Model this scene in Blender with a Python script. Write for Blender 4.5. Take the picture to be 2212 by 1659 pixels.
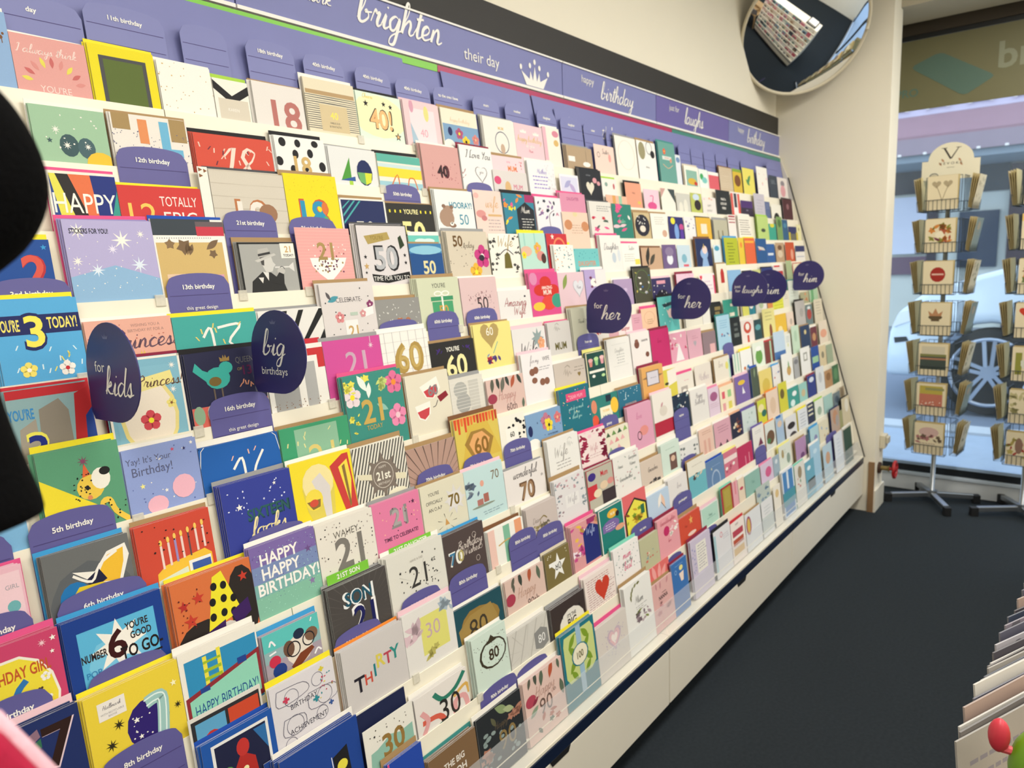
import bpy, math, random, zlib
from mathutils import Vector, Matrix
for o in list(bpy.data.objects): bpy.data.objects.remove(o)
C = bpy.context.scene.collection
# ------------------------------------------------------------ camera, world, light, exposure
H0 = 1.5
yaw, pit, rol, FPX = 0.674397688, -0.161508689, -0.0382260292, 1561.2305
cy, sy, cp, sp = math.cos(yaw), math.sin(yaw), math.cos(pit), math.sin(pit)
fwd = Vector((cy*cp, sy*cp, sp)); rt = Vector((sy, -cy, 0)); up = rt.cross(fwd)
r_ = rt*math.cos(rol) + up*math.sin(rol); u_ = up*math.cos(rol) - rt*math.sin(rol)
cam = bpy.data.cameras.new('camera'); co = bpy.data.objects.new('camera', cam); C.objects.link(co)
M = Matrix((( r_.x, u_.x, -fwd.x, 0), (r_.y, u_.y, -fwd.y, 0), (r_.z, u_.z, -fwd.z, H0), (0, 0, 0, 1)))
co.matrix_world = M
cam.sensor_fit = 'HORIZONTAL'; cam.sensor_width = 36; cam.lens = FPX/2212*36
cam.clip_start = .02; cam.clip_end = 200
cam.dof.use_dof = True; cam.dof.focus_distance = 1.2; cam.dof.aperture_fstop = 6.0
bpy.context.scene.camera = co
sc = bpy.context.scene
sc.view_settings.view_transform = 'Standard'; sc.view_settings.look = 'None'
sc.view_settings.gamma = 1; sc.view_settings.use_curve_mapping = False
sc.view_settings.exposure = -0.16
w = bpy.data.worlds.new('daylight'); sc.world = w; w.use_nodes = True
bg = w.node_tree.nodes['Background']; bg.inputs[0].default_value = (.70, .84, 1.0, 1); bg.inputs[1].default_value = 2.3
def area(name, loc, rot, sx, sy_, power, col):
    l = bpy.data.lights.new(name, 'AREA'); l.shape = 'RECTANGLE'; l.size = sx; l.size_y = sy_; l.energy = power; l.color = col
    o = bpy.data.objects.new(name, l); C.objects.link(o); o.location = loc; o.rotation_euler = rot; return o
WARM = (1.0, .96, .88)
LAMPS = [(-.6, -.1), (1.0, -.1), (2.6, -.1), (3.9, -.25), (-.6, -1.9), (1.6, -1.9), (3.8, -1.9)]
for (lx, ly) in LAMPS:
    area('ceiling_lamp_light', (lx, ly, 2.955), (0, 0, 0), 1.15, .5, 25, WARM)
# ------------------------------------------------------------ materials
def lin(c):
    return c/12.92 if c <= .04045 else ((c+.055)/1.055)**2.4
def hexc(h): return tuple(lin(int(h[i:i+2], 16)/255) for i in (0, 2, 4))
def mat(name, col, rough=.6, metal=0, noise=0, nscale=200, bump=0, bscale=300, spec=.5, coat=0):
    m = bpy.data.materials.new(name); m.use_nodes = True; nt = m.node_tree; b = nt.nodes['Principled BSDF']
    if isinstance(col, str): col = hexc(col)
    b.inputs['Roughness'].default_value = rough; b.inputs['Metallic'].default_value = metal
    b.inputs['Specular IOR Level'].default_value = spec; b.inputs['Coat Weight'].default_value = coat
    b.inputs['Base Color'].default_value = (*col, 1)
    if noise or bump:
        tc = nt.nodes.new('ShaderNodeTexCoord'); n = nt.nodes.new('ShaderNodeTexNoise'); n.inputs['Scale'].default_value = nscale; n.inputs['Detail'].default_value = 4
        nt.links.new(tc.outputs['Object'], n.inputs['Vector'])
        if noise:
            mr = nt.nodes.new('ShaderNodeMapRange'); mr.inputs[3].default_value = 1-noise; mr.inputs[4].default_value = 1+noise
            mx = nt.nodes.new('ShaderNodeVectorMath'); mx.operation = 'SCALE'; mx.inputs[0].default_value = col
            nt.links.new(n.outputs['Fac'], mr.inputs[0]); nt.links.new(mr.outputs[0], mx.inputs['Scale']); nt.links.new(mx.outputs[0], b.inputs['Base Color'])
        if bump:
            n2 = nt.nodes.new('ShaderNodeTexNoise'); n2.inputs['Scale'].default_value = bscale; nt.links.new(tc.outputs['Object'], n2.inputs['Vector'])
            bp = nt.nodes.new('ShaderNodeBump'); bp.inputs['Strength'].default_value = bump; bp.inputs['Distance'].default_value = .002
            nt.links.new(n2.outputs['Fac'], bp.inputs['Height']); nt.links.new(bp.outputs[0], b.inputs['Normal'])
    return m
def attr_mat(name, rough, metal=0, grain=.04, spec=.4, scale=400):
    m = bpy.data.materials.new(name); m.use_nodes = True; nt = m.node_tree; b = nt.nodes['Principled BSDF']
    a = nt.nodes.new('ShaderNodeAttribute'); a.attribute_name = 'Col'
    tc = nt.nodes.new('ShaderNodeTexCoord'); n = nt.nodes.new('ShaderNodeTexNoise'); n.inputs['Scale'].default_value = scale; n.inputs['Detail'].default_value = 3
    nt.links.new(tc.outputs['Object'], n.inputs['Vector'])
    mr = nt.nodes.new('ShaderNodeMapRange'); mr.inputs[3].default_value = 1-grain; mr.inputs[4].default_value = 1+grain
    mx = nt.nodes.new('ShaderNodeVectorMath'); mx.operation = 'SCALE'
    nt.links.new(n.outputs['Fac'], mr.inputs[0]); nt.links.new(a.outputs['Color'], mx.inputs[0]); nt.links.new(mr.outputs[0], mx.inputs['Scale'])
    nt.links.new(mx.outputs[0], b.inputs['Base Color'])
    b.inputs['Roughness'].default_value = rough; b.inputs['Metallic'].default_value = metal; b.inputs['Specular IOR Level'].default_value = spec
    return m
PRINT = attr_mat('printed_card', .62, spec=.28)
FOIL = attr_mat('metal_foil', .32, .75, .12)
MW = mat('white_laminate', 'e6e0d0', .45, noise=.02, nscale=8)
MLIP = mat('cream_acrylic', 'f2ecd9', .3, noise=.02, nscale=20)
MBLUE = mat('navy_rail', '0e1c36', .35, noise=.1, nscale=40)
MWALL = mat('cream_plaster', 'f0e9d6', .85, noise=.03, nscale=3, bump=.15, bscale=60)
MBLACK = mat('black_board', '221f1c', .6, noise=.15, nscale=10)
MDARK = mat('dark_metal', '2c3034', .4, .6, noise=.08)
MSTEEL = mat('brushed_steel', 'a4a8ac', .3, .9, noise=.05, nscale=60)
MRUB = mat('black_rubber', '121316', .6, noise=.1)
MPUR = mat('lavender_board', '787cb2', .5, noise=.04, nscale=12)
MPUR2 = mat('violet_board', '6a61a4', .5, noise=.04, nscale=12)
MTAG = mat('purple_tag', '5c5896', .5, noise=.03, nscale=30)
MDISC = mat('indigo_disc', '35306c', .38, noise=.05, nscale=20)
MWHT = mat('white_print', 'f4f1ea', .5, noise=.02)
def glassy(name, col, alpha, rough=.08):
    m = bpy.data.materials.new(name); m.use_nodes = True; nt = m.node_tree; nt.nodes.clear()
    o = nt.nodes.new('ShaderNodeOutputMaterial'); t = nt.nodes.new('ShaderNodeBsdfTransparent'); g = nt.nodes.new('ShaderNodeBsdfPrincipled')
    g.inputs['Base Color'].default_value = (*hexc(col), 1); g.inputs['Roughness'].default_value = rough
    n = nt.nodes.new('ShaderNodeTexNoise'); n.inputs['Scale'].default_value = 3; mr = nt.nodes.new('ShaderNodeMapRange'); mr.inputs[3].default_value = alpha*.85; mr.inputs[4].default_value = alpha*1.15
    mx = nt.nodes.new('ShaderNodeMixShader'); nt.links.new(n.outputs['Fac'], mr.inputs[0]); nt.links.new(mr.outputs[0], mx.inputs[0])
    nt.links.new(t.outputs[0], mx.inputs[1]); nt.links.new(g.outputs[0], mx.inputs[2]); nt.links.new(mx.outputs[0], o.inputs[0]); return m
MCLEAR = glassy('clear_acrylic', 'e8ecee', .16)
MFROST = glassy('frosted_acrylic', 'e6e2d4', .55, .3)
MGLASS = glassy('window_glass', 'c8dcec', .07, .02)

# ------------------------------------------------------------ mesh helpers
class MB:
    def __init__(s): s.v = []; s.f = []
    def box(s, x0, y0, z0, x1, y1, z1):
        n = len(s.v); s.v += [(x, y, z) for x in (x0, x1) for y in (y0, y1) for z in (z0, z1)]
        s.f += [tuple(n+i for i in q) for q in ((0, 1, 3, 2), (4, 6, 7, 5), (0, 4, 5, 1), (2, 3, 7, 6), (0, 2, 6, 4), (1, 5, 7, 3))]; return s
    def prism(s, pts, a0, a1, axis=0):   # polygon in the two other axes, extruded along axis
        n = len(s.v); k = len(pts)
        for a in (a0, a1):
            for p in pts:
                q = list(p); q.insert(axis, a); s.v.append(tuple(q))
        s.f.append(tuple(range(n, n+k))); s.f.append(tuple(range(n+2*k-1, n+k-1, -1)))
        for i in range(k):
            j = (i+1) % k; s.f.append((n+i, n+k+i, n+k+j, n+j))
        return s
    def tube(s, pts, r, seg=8):
        pts = [Vector(p) for p in pts]; n0 = len(s.v)
        for i, p in enumerate(pts):
            d = (pts[min(i+1, len(pts)-1)] - pts[max(i-1, 0)]).normalized()
            a = d.cross(Vector((0, 0, 1)));
            if a.length < 1e-3: a = d.cross(Vector((0, 1, 0)))
            a.normalize(); b = d.cross(a)
            rr = r[i] if isinstance(r, (list, tuple)) else r
            for k in range(seg):
                t = 2*math.pi*k/seg; q = p + a*math.cos(t)*rr + b*math.sin(t)*rr; s.v.append(tuple(q))
        for i in range(len(pts)-1):
            for k in range(seg):
                k2 = (k+1) % seg; s.f.append((n0+i*seg+k, n0+i*seg+k2, n0+(i+1)*seg+k2, n0+(i+1)*seg+k))
        s.f.append(tuple(n0+k for k in range(seg))); s.f.append(tuple(n0+(len(pts)-1)*seg+k for k in range(seg-1, -1, -1)))
        return s
    def bar(s, p, q, w, h):
        p, q = Vector(p), Vector(q); d = (q-p).normalized(); a = d.cross(Vector((0, 0, 1))).normalized()*w/2; b = a.cross(d).normalized()*h/2
        n = len(s.v)
        for c in (p, q): s.v += [tuple(c-a-b), tuple(c+a-b), tuple(c+a+b), tuple(c-a+b)]
        s.f += [tuple(n+i for i in t) for t in ((0, 3, 2, 1), (4, 5, 6, 7), (0, 1, 5, 4), (1, 2, 6, 5), (2, 3, 7, 6), (3, 0, 4, 7))]; return s
    def build(s, name, m, parent=None, bevel=0, smooth=False, loc=None):
        me = bpy.data.meshes.new(name); me.from_pydata(s.v, [], s.f); me.materials.append(m); me.update()
        o = bpy.data.objects.new(name, me); C.objects.link(o)
        if parent: o.parent = parent
        if loc: o.location = loc
        if smooth:
            for p in me.polygons: p.use_smooth = True
        if bevel:
            b = o.modifiers.new('bevel', 'BEVEL'); b.width = bevel; b.segments = 2; b.limit_method = 'ANGLE'
        return o
def thing(name, label, cat, loc=(0, 0, 0), rotz=0, group=None):
    o = bpy.data.objects.new(name, None); C.objects.link(o); o.location = loc; o.rotation_euler = (0, 0, rotz); o.empty_display_size = .05
    tag(o, label, cat, group); return o
def tag(o, label, cat, group=None):
    o['label'] = label; o['category'] = cat
    if group: o['group'] = group
    return o
def struct(o, label=None, cat=None):
    o['kind'] = 'structure'
    if label: o['label'] = label
    if cat: o['category'] = cat
    return o

# ------------------------------------------------------------ lettering
CURS = {
'a': (1.1, [[(.75,.85),(.45,1),(.1,.7),(.1,.2),(.35,0),(.7,.4),(.8,.95),(.75,.3),(.9,0),(1.15,.15)]]),
'b': (.95, [[(0,.2),(.35,1.2),(.4,2.1),(.2,2.2),(.12,1.2),(.12,.2),(.4,0),(.75,.4),(.6,.85),(.5,.7),(.95,.8)]]),
'c': (.8, [[(.7,.8),(.45,1),(.1,.6),(.2,.05),(.5,0),(.85,.2)]]),
'd': (1.1, [[(.7,.85),(.4,1),(.08,.6),(.15,.1),(.4,0),(.7,.5),(.85,1.5),(.9,2.2),(.8,1),(.8,.2),(.95,0),(1.15,.15)]]),
'e': (.8, [[(0,.25),(.45,.42),(.62,.75),(.42,1),(.14,.75),(.12,.25),(.38,0),(.85,.25)]]),
'f': (.65, [[(0,.2),(.5,1.2),(.6,2),(.4,2.2),(.3,1.4),(.25,0),(.2,-.9),(.4,-.6),(.35,.1),(.7,.3)]]),
'g': (.95, [[(.7,.85),(.4,1),(.08,.6),(.2,.05),(.5,.1),(.75,.9),(.7,0),(.55,-.9),(.2,-.9),(.3,-.4),(1,.15)]]),
'h': (1.0, [[(0,.2),(.4,1.4),(.4,2.1),(.22,2.1),(.15,1),(.1,0),(.25,.6),(.55,1),(.7,.7),(.65,.2),(.8,0),(1.05,.2)]]),
'i': (.55, [[(0,.2),(.25,.95),(.2,.2),(.35,0),(.6,.2)], [(.3,1.4),(.36,1.5)]]),
'k': (.85, [[(0,.2),(.4,1.4),(.4,2.1),(.22,2.1),(.15,1),(.1,0)], [(.12,.4),(.5,1),(.6,.75),(.2,.5),(.5,.1),(.9,.1)]]),
'l': (.5, [[(0,.2),(.4,1.2),(.45,2.1),(.28,2.2),(.18,1.2),(.2,.2),(.35,0),(.6,.2)]]),
'm': (1.2, [[(0,.2),(.15,.95),(.1,0),(.25,.7),(.45,1),(.5,.6),(.45,0),(.6,.7),(.85,1),(.9,.5),(.9,.1),(1.05,0),(1.25,.2)]]),
'n': (.95, [[(0,.2),(.15,.95),(.1,0),(.25,.7),(.5,1),(.62,.6),(.6,.15),(.75,0),(1,.2)]]),
'o': (.9, [[(.5,.95),(.15,.8),(.08,.3),(.35,0),(.7,.4),(.55,.95),(.65,.85),(.95,.85)]]),
'p': (.85, [[(0,.3),(.2,1),(.15,0),(.1,-1)], [(.13,.5),(.4,1),(.7,.7),(.5,.05),(.2,.1),(.6,0),(.9,.2)]]),
'r': (.75, [[(0,.2),(.2,1.05),(.35,.85),(.55,.9),(.45,.3),(.55,0),(.8,.2)]]),
's': (.7, [[(0,.2),(.35,1.05),(.4,.7),(.5,.2),(.3,0),(.1,.15),(.4,.05),(.8,.2)]]),
't': (.6, [[(0,.2),(.35,1.1),(.4,1.8),(.28,.6),(.3,.1),(.45,0),(.7,.2)], [(.1,1.3),(.65,1.4)]]),
'u': (.95, [[(0,.3),(.15,.95),(.1,.3),(.3,0),(.6,.4),(.7,.95),(.65,.2),(.8,0),(1,.2)]]),
'v': (.9, [[(0,.3),(.12,.95),(.3,0),(.7,.9),(.95,.85)]]),
'w': (1.1, [[(0,.3),(.1,.95),(.1,.3),(.3,0),(.5,.5),(.55,.9),(.55,.3),(.75,0),(.95,.5),(.9,.95),(1.15,.85)]]),
'x': (.8, [[(0,.9),(.7,.05)], [(.7,.9),(0,.05)]]),
'y': (.9, [[(0,.3),(.15,.95),(.15,.4),(.35,.1),(.6,.4),(.75,.95),(.65,-.2),(.5,-.95),(.2,-.85),(.35,-.35),(1,.15)]]),
'z': (.8, [[(.05,.9),(.65,.95),(.05,.05),(.8,.1)]]),
'H': (1.3, [[(.15,2.0),(.3,2.1),(.15,0)], [(1.05,2.1),(.9,0),(1.25,.1)], [(0,1.0),(1.1,1.15)]]),
'W': (1.6, [[(0,2),(.2,0),(.75,1.6),(.85,0),(1.5,2.1)]]),
'M': (1.5, [[(0,0),(.35,2.1),(.65,.3),(1.2,2.1),(1.2,.2),(1.5,.1)]]),
'D': (1.3, [[(.3,2),(.2,0),(.7,.05),(1.2,1.1),(.8,2),(.1,1.9)]]),
'S': (1.0, [[(.95,1.8),(.5,2.15),(.2,1.6),(.75,.8),(.5,0),(0,.25)]]),
'P': (1.0, [[(.2,0),(.4,2)], [(.1,1.7),(.7,2.1),(.95,1.4),(.3,1)]]),
'B': (1.1, [[(.2,0),(.4,2)], [(.1,1.8),(.8,2.1),(.85,1.4),(.35,1.1),(.95,.8),(.7,.05),(.1,.1)]]),
'I': (.7, [[(.1,1.8),(.5,2.1),(.3,.1),(0,.2)]]),
'L': (.9, [[(.6,2.1),(.25,1.8),(.25,.2),(.1,0),(.5,.15),(.95,.05)]]),
'T': (1.1, [[(.5,2),(.4,0)], [(0,1.9),(1.1,2.1)]]),
'G': (1.2, [[(1,1.7),(.6,2.1),(.1,1),(.5,0),(.95,.5),(.6,.9),(1.1,.9),(.9,-.3)]]),
'N': (1.3, [[(0,0),(.25,2),(.9,.1),(1.15,2.1)]]),
'Y': (1.1, [[(.1,2),(.4,1.1),(.9,2)], [(.9,2),(.4,0)]]),
'A': (1.2, [[(0,0),(.6,2.1),(1,0)], [(.2,.7),(1,.8)]]),
'C': (1.0, [[(.9,1.8),(.5,2.1),(.1,1),(.4,0),(.95,.3)]]),
'1': (.7, [[(0,1.5),(.4,2),(.35,0)]]), '2': (1.1, [[(.1,1.5),(.5,2),(.8,1.4),(.1,.05),(1,.1)]]), '8': (1.1, [[(.8,1.8),(.4,2),(.2,1.5),(.7,.7),(.5,0),(.1,.4),(.7,1.3),(.8,1.8)]]),
"'": (.3, [[(.1,2),(.05,1.6)]]), '!': (.4, [[(.2,2),(.12,.6)], [(.1,.1),(.12,0)]]), '.': (.4, [[(.1,.1),(.12,0)]]),
'~': (2.2, [[(0,.5),(.4,1.4),(.6,.2),(.9,1.2),(1.2,0),(1.5,.9),(1.9,.3),(2.2,.6)], [(.2,1.6),(.9,2),(1.6,1.5)]]),
}
def crom(P, n):
    if len(P) < 3: return [tuple(p) for p in P]
    Q = [P[0]]+list(P)+[P[-1]]; out = []
    for i in range(1, len(Q)-2):
        a, b, c, d = Q[i-1:i+3]
        for k in range(n):
            t = k/n; out.append(tuple(.5*((2*b[j])+(-a[j]+c[j])*t+(2*a[j]-5*b[j]+4*c[j]-d[j])*t*t+(-a[j]+3*b[j]-3*c[j]+d[j])*t**3) for j in (0, 1)))
    out.append(tuple(P[-1])); return out
def ribbon(P, w, taper=True):
    L = []; R = []; n = len(P)
    for i, p in enumerate(P):
        a = P[max(i-1, 0)]; b = P[min(i+1, n-1)]; dx, dy = b[0]-a[0], b[1]-a[1]; l = math.hypot(dx, dy) or 1
        ww = w/2*(.55 + .45*math.sin(math.pi*min(1, max(0, (i+.6)/n)))) if taper else w/2
        ww *= (1+.35*(-dy/l)) if taper else 1
        L.append((p[0]-dy/l*ww, p[1]+dx/l*ww)); R.append((p[0]+dy/l*ww, p[1]-dx/l*ww))
    return [[L[i], L[i+1], R[i+1], R[i]] for i in range(n-1)]
def script_polys(text, samples=3, wid=.16, slant=.28):
    x = 0; out = []
    for ch in text:
        if ch == ' ': x += .55; continue
        g = CURS.get(ch); s = 1
        if g is None: g = CURS.get(ch.lower(), (.5, [])); s = 1.6
        for st in g[1]:
            pts = [((x+p[0]*s)*1.25+p[1]*s*slant, p[1]*s) for p in st]
            out += ribbon(crom(pts, samples), wid)
        x += g[0]*s
    return out, x*1.25
_tc = {}
_tcur = bpy.data.curves.new('tmp_text', 'FONT'); _tob = bpy.data.objects.new('tmp_text', _tcur); C.objects.link(_tob)
def text_mesh(s, bold=False):
    key = (s, bold)
    if key in _tc: return _tc[key]
    _tcur.body = s; _tcur.resolution_u = 3; _tcur.offset = .022 if bold else 0.0
    dg = bpy.context.evaluated_depsgraph_get(); dg.update()
    me = _tob.evaluated_get(dg).to_mesh()
    V = [(v.co.x, v.co.y) for v in me.vertices]; F = [tuple(p.vertices) for p in me.polygons]
    _tob.evaluated_get(dg).to_mesh_clear()
    if V:
        x0 = min(v[0] for v in V); x1 = max(v[0] for v in V); V = [((v[0]-x0)/.72, v[1]/.72) for v in V]; wd = (x1-x0)/.72
    else: wd = 0
    _tc[key] = (V, F, wd); return _tc[key]
for _t in ('0',): text_mesh(_t)

COL = dict(w='f3efe6', k='1c1b1e', n='1f2a5c', b='1f4fae', B='3f9cd4', t='3f8c88', T='7fd0b8', g='3f8c50', G='a8d048', y='f0e030', Y='efe88c', o='ee9038', r='c8303c', p='e58cae', P='e0568c', q='ecc6cf', l='b0a0cc', v='6a5aa0', e='d8cdb6', c='efe6d0', a='a98a60', s='9a9a9a', S='4c4c50', d='a48a58', m='8c2440', z='e8b490', u='7c5436')
_hx = {}
def colour(c):
    if c not in _hx: _hx[c] = hexc(COL.get(c, c))
    return _hx[c]
def ell(cx, cy, rx, ry, n=14, a0=0, rot=0):
    c, s = math.cos(rot), math.sin(rot); out = []
    for i in range(n):
        t = a0+2*math.pi*i/n; x, y = rx*math.cos(t), ry*math.sin(t); out.append((cx+x*c-y*s, cy+x*s+y*c))
    return out
def starp(cx, cy, r, n=5, q=.42, a=0):
    return [(cx+(r if i % 2 == 0 else r*q)*math.sin(a+math.pi*i/n), cy-(r if i % 2 == 0 else r*q)*math.cos(a+math.pi*i/n)) for i in range(2*n)]
def heartp(cx, cy, r):
    out = []
    for i in range(20):
        t = 2*math.pi*i/20; out.append((cx+r*.06*16*math.sin(t)**3, cy-r*.06*(13*math.cos(t)-5*math.cos(2*t)-2*math.cos(3*t)-math.cos(4*t))))
    return out
def leafp(cx, cy, r, ang):
    a = math.radians(ang); out = []
    for i in range(9):
        t = i/8; out.append((-r+2*r*t, r*.38*math.sin(math.pi*t)))
    for i in range(7, 0, -1):
        t = i/8; out.append((-r+2*r*t, -r*.38*math.sin(math.pi*t)))
    return [(cx+x*math.cos(a)-y*math.sin(a), cy-(x*math.sin(a)+y*math.cos(a))) for x, y in out]
def clip(poly, X, Y):
    for ax, lim, sg in ((0, 0, 1), (0, X, -1), (1, 0, 1), (1, Y, -1)):
        if all((p[ax]-lim)*sg >= -1e-9 for p in poly): continue
        out = []
        for i, p in enumerate(poly):
            q = poly[i-1]; pi = (p[ax]-lim)*sg >= 0; qi = (q[ax]-lim)*sg >= 0
            if pi != qi:
                t = (lim-q[ax])/(p[ax]-q[ax]); out.append((q[0]+(p[0]-q[0])*t, q[1]+(p[1]-q[1])*t))
            if pi: out.append(p)
        poly = out
        if len(poly) < 3: return []
    return poly
class Art:
    """flat print in card units: u to the right, v downwards, both in card widths"""
    def __init__(s, hv, seed, vs=1): s.vs = vs; s.hv = hv/vs; s.polys = []; s.rnd = random.Random(seed); s.lay = 0
    def add(s, poly, col, ctr=None):
        q = math.sqrt(s.vs)
        if ctr: poly = [(ctr[0]+(a-ctr[0])*q, ctr[1]*s.vs+(b-ctr[1])*q) for a, b in poly]
        else: poly = [(a, b*s.vs) for a, b in poly]
        p = clip([(float(a), float(b)) for a, b in poly], 1, s.hv*s.vs)
        if len(p) >= 3: s.polys.append((p, col, s.lay))
    def text(s, txt, cx, cy_, h, col, bold=False, mw=0):
        V, F, wd = text_mesh(txt, bold)
        k = h; ky = h*s.vs; kx = min(ky*(1.0 if len(txt) < 3 else .9), (mw or .94)/max(wd, .01))
        if not mw and ky > kx*1.7: k = kx*1.7/s.vs
        for f in F: s.add([(cx+(V[i][0]-wd/2)*kx, cy_+k/2-V[i][1]*k) for i in f], col)
    def script(s, txt, cx, cy_, h, col, smp=2, wid=.2):
        P, wd = script_polys(txt, smp, wid); k = h*s.vs/1.7
        if wd*k > .92: k = .92/wd
        kv = k/s.vs
        for p in P: s.add([(cx+(x-wd/2)*k, cy_+kv*.6-y*kv) for x, y in p], col)
    def run(s, ops):
        R = s.rnd
        for op in ops.split(';'):
            if not op: continue
            a = op.split(','); o = a[0]; s.lay += 1
            f = lambda i, d=0.0: float(a[i]) if len(a) > i and a[i] != '' else d
            if o == 'r': s.add([(f(1), f(2)), (f(3), f(2)), (f(3), f(4)), (f(1), f(4))], a[5])
            elif o == 'e': s.add(ell(f(1), f(2), f(3), f(4)), a[5])
            elif o == 'W': s.add([(x+R.uniform(-.03, .03), y+R.uniform(-.03, .03)) for x, y in ell(f(1), f(2), f(3), f(3)*.8, 16)], a[4])
            elif o == 'p': s.add([(f(i), f(i+1)) for i in range(2, len(a)-1, 2)], a[1])
            elif o == 'l':
                P = crom([(f(i), f(i+1)) for i in range(3, len(a)-1, 2)], 4)
                for q in ribbon(P, f(2), False): s.add(q, a[1])
            elif o == 's': s.add(starp(f(1), f(2), f(3)), a[4], (f(1), f(2)))
            elif o == 'S': s.add(starp(f(1), f(2), f(3), 8, .5 if f(3) > .15 else .3), a[4], (f(1), f(2)))
            elif o == 'H': s.add(heartp(f(1), f(2), f(3)), a[4], (f(1), f(2)))
            elif o == 'g':
                s.add(leafp(f(1), f(2), f(3), f(4)), a[5], (f(1), f(2)))
            elif o == 'f':
                for k in range(5):
                    t = 2*math.pi*k/5; s.add(ell(f(1)+f(3)*.55*math.sin(t), f(2)-f(3)*.55*math.cos(t), f(3)*.42, f(3)*.42, 9), a[4], (f(1), f(2)))
                s.lay += 1; s.add(ell(f(1), f(2), f(3)*.26, f(3)*.26, 8), a[5] if len(a) > 5 else 'y', (f(1), f(2)))
            elif o in ('o', 'O'):
                rx, ry, wd, col = (f(3), f(3), f(4), a[5]) if o == 'o' else (f(3), f(4), .02, a[5])
                E1 = ell(f(1), f(2), rx, ry, 20); E2 = ell(f(1), f(2), rx-wd, ry-wd, 20)
                for k in range(20): s.add([E1[k-1], E1[k], E2[k], E2[k-1]], col, (f(1), f(2)) if o == 'o' else None)
            elif o == 'd':
                for k in range(int(f(1))):
                    x, y = R.uniform(f(2), f(4)), R.uniform(f(3), f(5)); s.add(ell(x, y, f(6)*R.uniform(.6, 1.3), f(6)*R.uniform(.6, 1.3), 6), R.choice(a[7:]), (x, y))
            elif o == 'K':
                for k in range(int(f(1))):
                    x, y, t = R.uniform(f(2), f(4)), R.uniform(f(3), f(5)), R.uniform(.8, 2.3); L = .035 if f(1) > 25 else .06
                    s.add([(x-.008, y), (x+.008, y), (x+.008+L*math.cos(t), y+L*math.sin(t)), (x-.008+L*math.cos(t), y+L*math.sin(t))], a[6])
            elif o in ('F', 'F0'):
                for k in range(int(f(1))):
                    x, y = R.uniform(f(2), f(4)), R.uniform(f(3), f(5)); r = f(6)*R.uniform(.6, 1.25); col = R.choice(a[7:])
                    if o == 'F0': s.add(ell(x, y, r*.8, r, 8, 0, R.uniform(0, 3)), col)
                    elif R.random() < .5: s.add(leafp(x, y, r, R.uniform(0, 180)), col)
                    else: s.add(starp(x, y, r, 5, .62, R.uniform(0, 1)), col)
            elif o == 'z':
                n = int(f(4)); u0, v0, u1, dv = f(1), f(2), f(3), f(5)
                for k in range(n):
                    x = u0+R.uniform(0, .05); e = u1-R.uniform(0, .12)*(u1-u0)*2
                    while x < e:
                        l = R.uniform(.04, .12); s.add([(x, v0+k*dv), (x+l, v0+k*dv), (x+l, v0+k*dv+dv*.28), (x, v0+k*dv+dv*.28)], a[6]); x += l+.025
            elif o == 'x':
                n = int(f(1))
                for k in range(n):
                    y = f(2)+(f(3)-f(2))*k/max(1, n); s.add([(0, y), (.5, y+R.uniform(-.01, .01)), (1, y), (1, y+.012), (.5, y+.012), (0, y+.012)], a[4])
            elif o == 'y':
                n = int(f(1))
                for k in range(n): x = (k+.5)/n; s.add([(x, 0), (x+.008, 0), (x+.012, 2), (x+.004, 2)], a[2])
            elif o == '/':
                n = int(f(1))
                for k in range(-n, n):
                    x = k/n*1.3+.2; s.add([(x, 0), (x+.025, 0), (x-.4, 1.4), (x-.425, 1.4)], a[2])
            elif o == '*':
                n = int(f(5))
                for k in range(n):
                    t = 2*math.pi*k/n; c1, s1 = math.cos(t), math.sin(t); q = .012 if n > 10 else .006
                    s.add([(f(1)+c1*f(3), f(2)+s1*f(3)), (f(1)+c1*f(4)-s1*q, f(2)+s1*f(4)+c1*q), (f(1)+c1*f(4)+s1*q, f(2)+s1*f(4)-c1*q)], a[6])
            elif o == 'b':
                q = f(1)
                for (x0, y0, x1, y1) in ((0, 0, 1, q), (0, 0, q, s.hv), (1-q, 0, 1, s.hv), (0, s.hv-q, 1, s.hv)): s.add([(x0, y0), (x1, y0), (x1, y1), (x0, y1)], a[2])
            elif o == 'q':
                n = int(f(1))
                for k in range(n):
                    if n == 9 and 3 <= k <= 5: continue
                    x = .06+.88*k/(n-1); s.add([(x-.015, f(3)-.03), (x+.015, f(3)-.03), (x+.015, f(3)+.03), (x-.015, f(3)+.03)] if n < 15 else ell(x*.84, f(3), .006, .008, 6), a[4])
            elif o == 'q2':
                n = int(f(1))
                for k in range(n):
                    x = (k+.5)/n; e = f(3)*R.uniform(.5, 1.2); s.add([(x-.03, f(2)), (x+.03, f(2)), (x+.02, e), (x-.02, e)], R.choice([a[4], 'e07838', 'b8402c']))
            elif o == 'D':
                n = int(f(4))
                for k in range(n):
                    t = math.pi*(k+.5)/n; x, y = f(1)-.36*math.cos(t), f(2)-.3*math.sin(t); s.add(leafp(x, y, .075, math.degrees(math.pi-t)), ['e3d65c', 'c86a68', 'd9908a'][k % 3])
            elif o == 'M':
                x, y, r = f(1), f(2), f(3); s.add([(x-r, y+r*.6), (x-r*1.1, y-r*.4), (x-r*.5, y), (x-r*.25, y-r*.8), (x, y-.1*r), (x+r*.25, y-r*.8), (x+r*.5, y), (x+r*1.1, y-r*.4), (x+r, y+r*.6)], a[4])
            elif o == '+':
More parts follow.
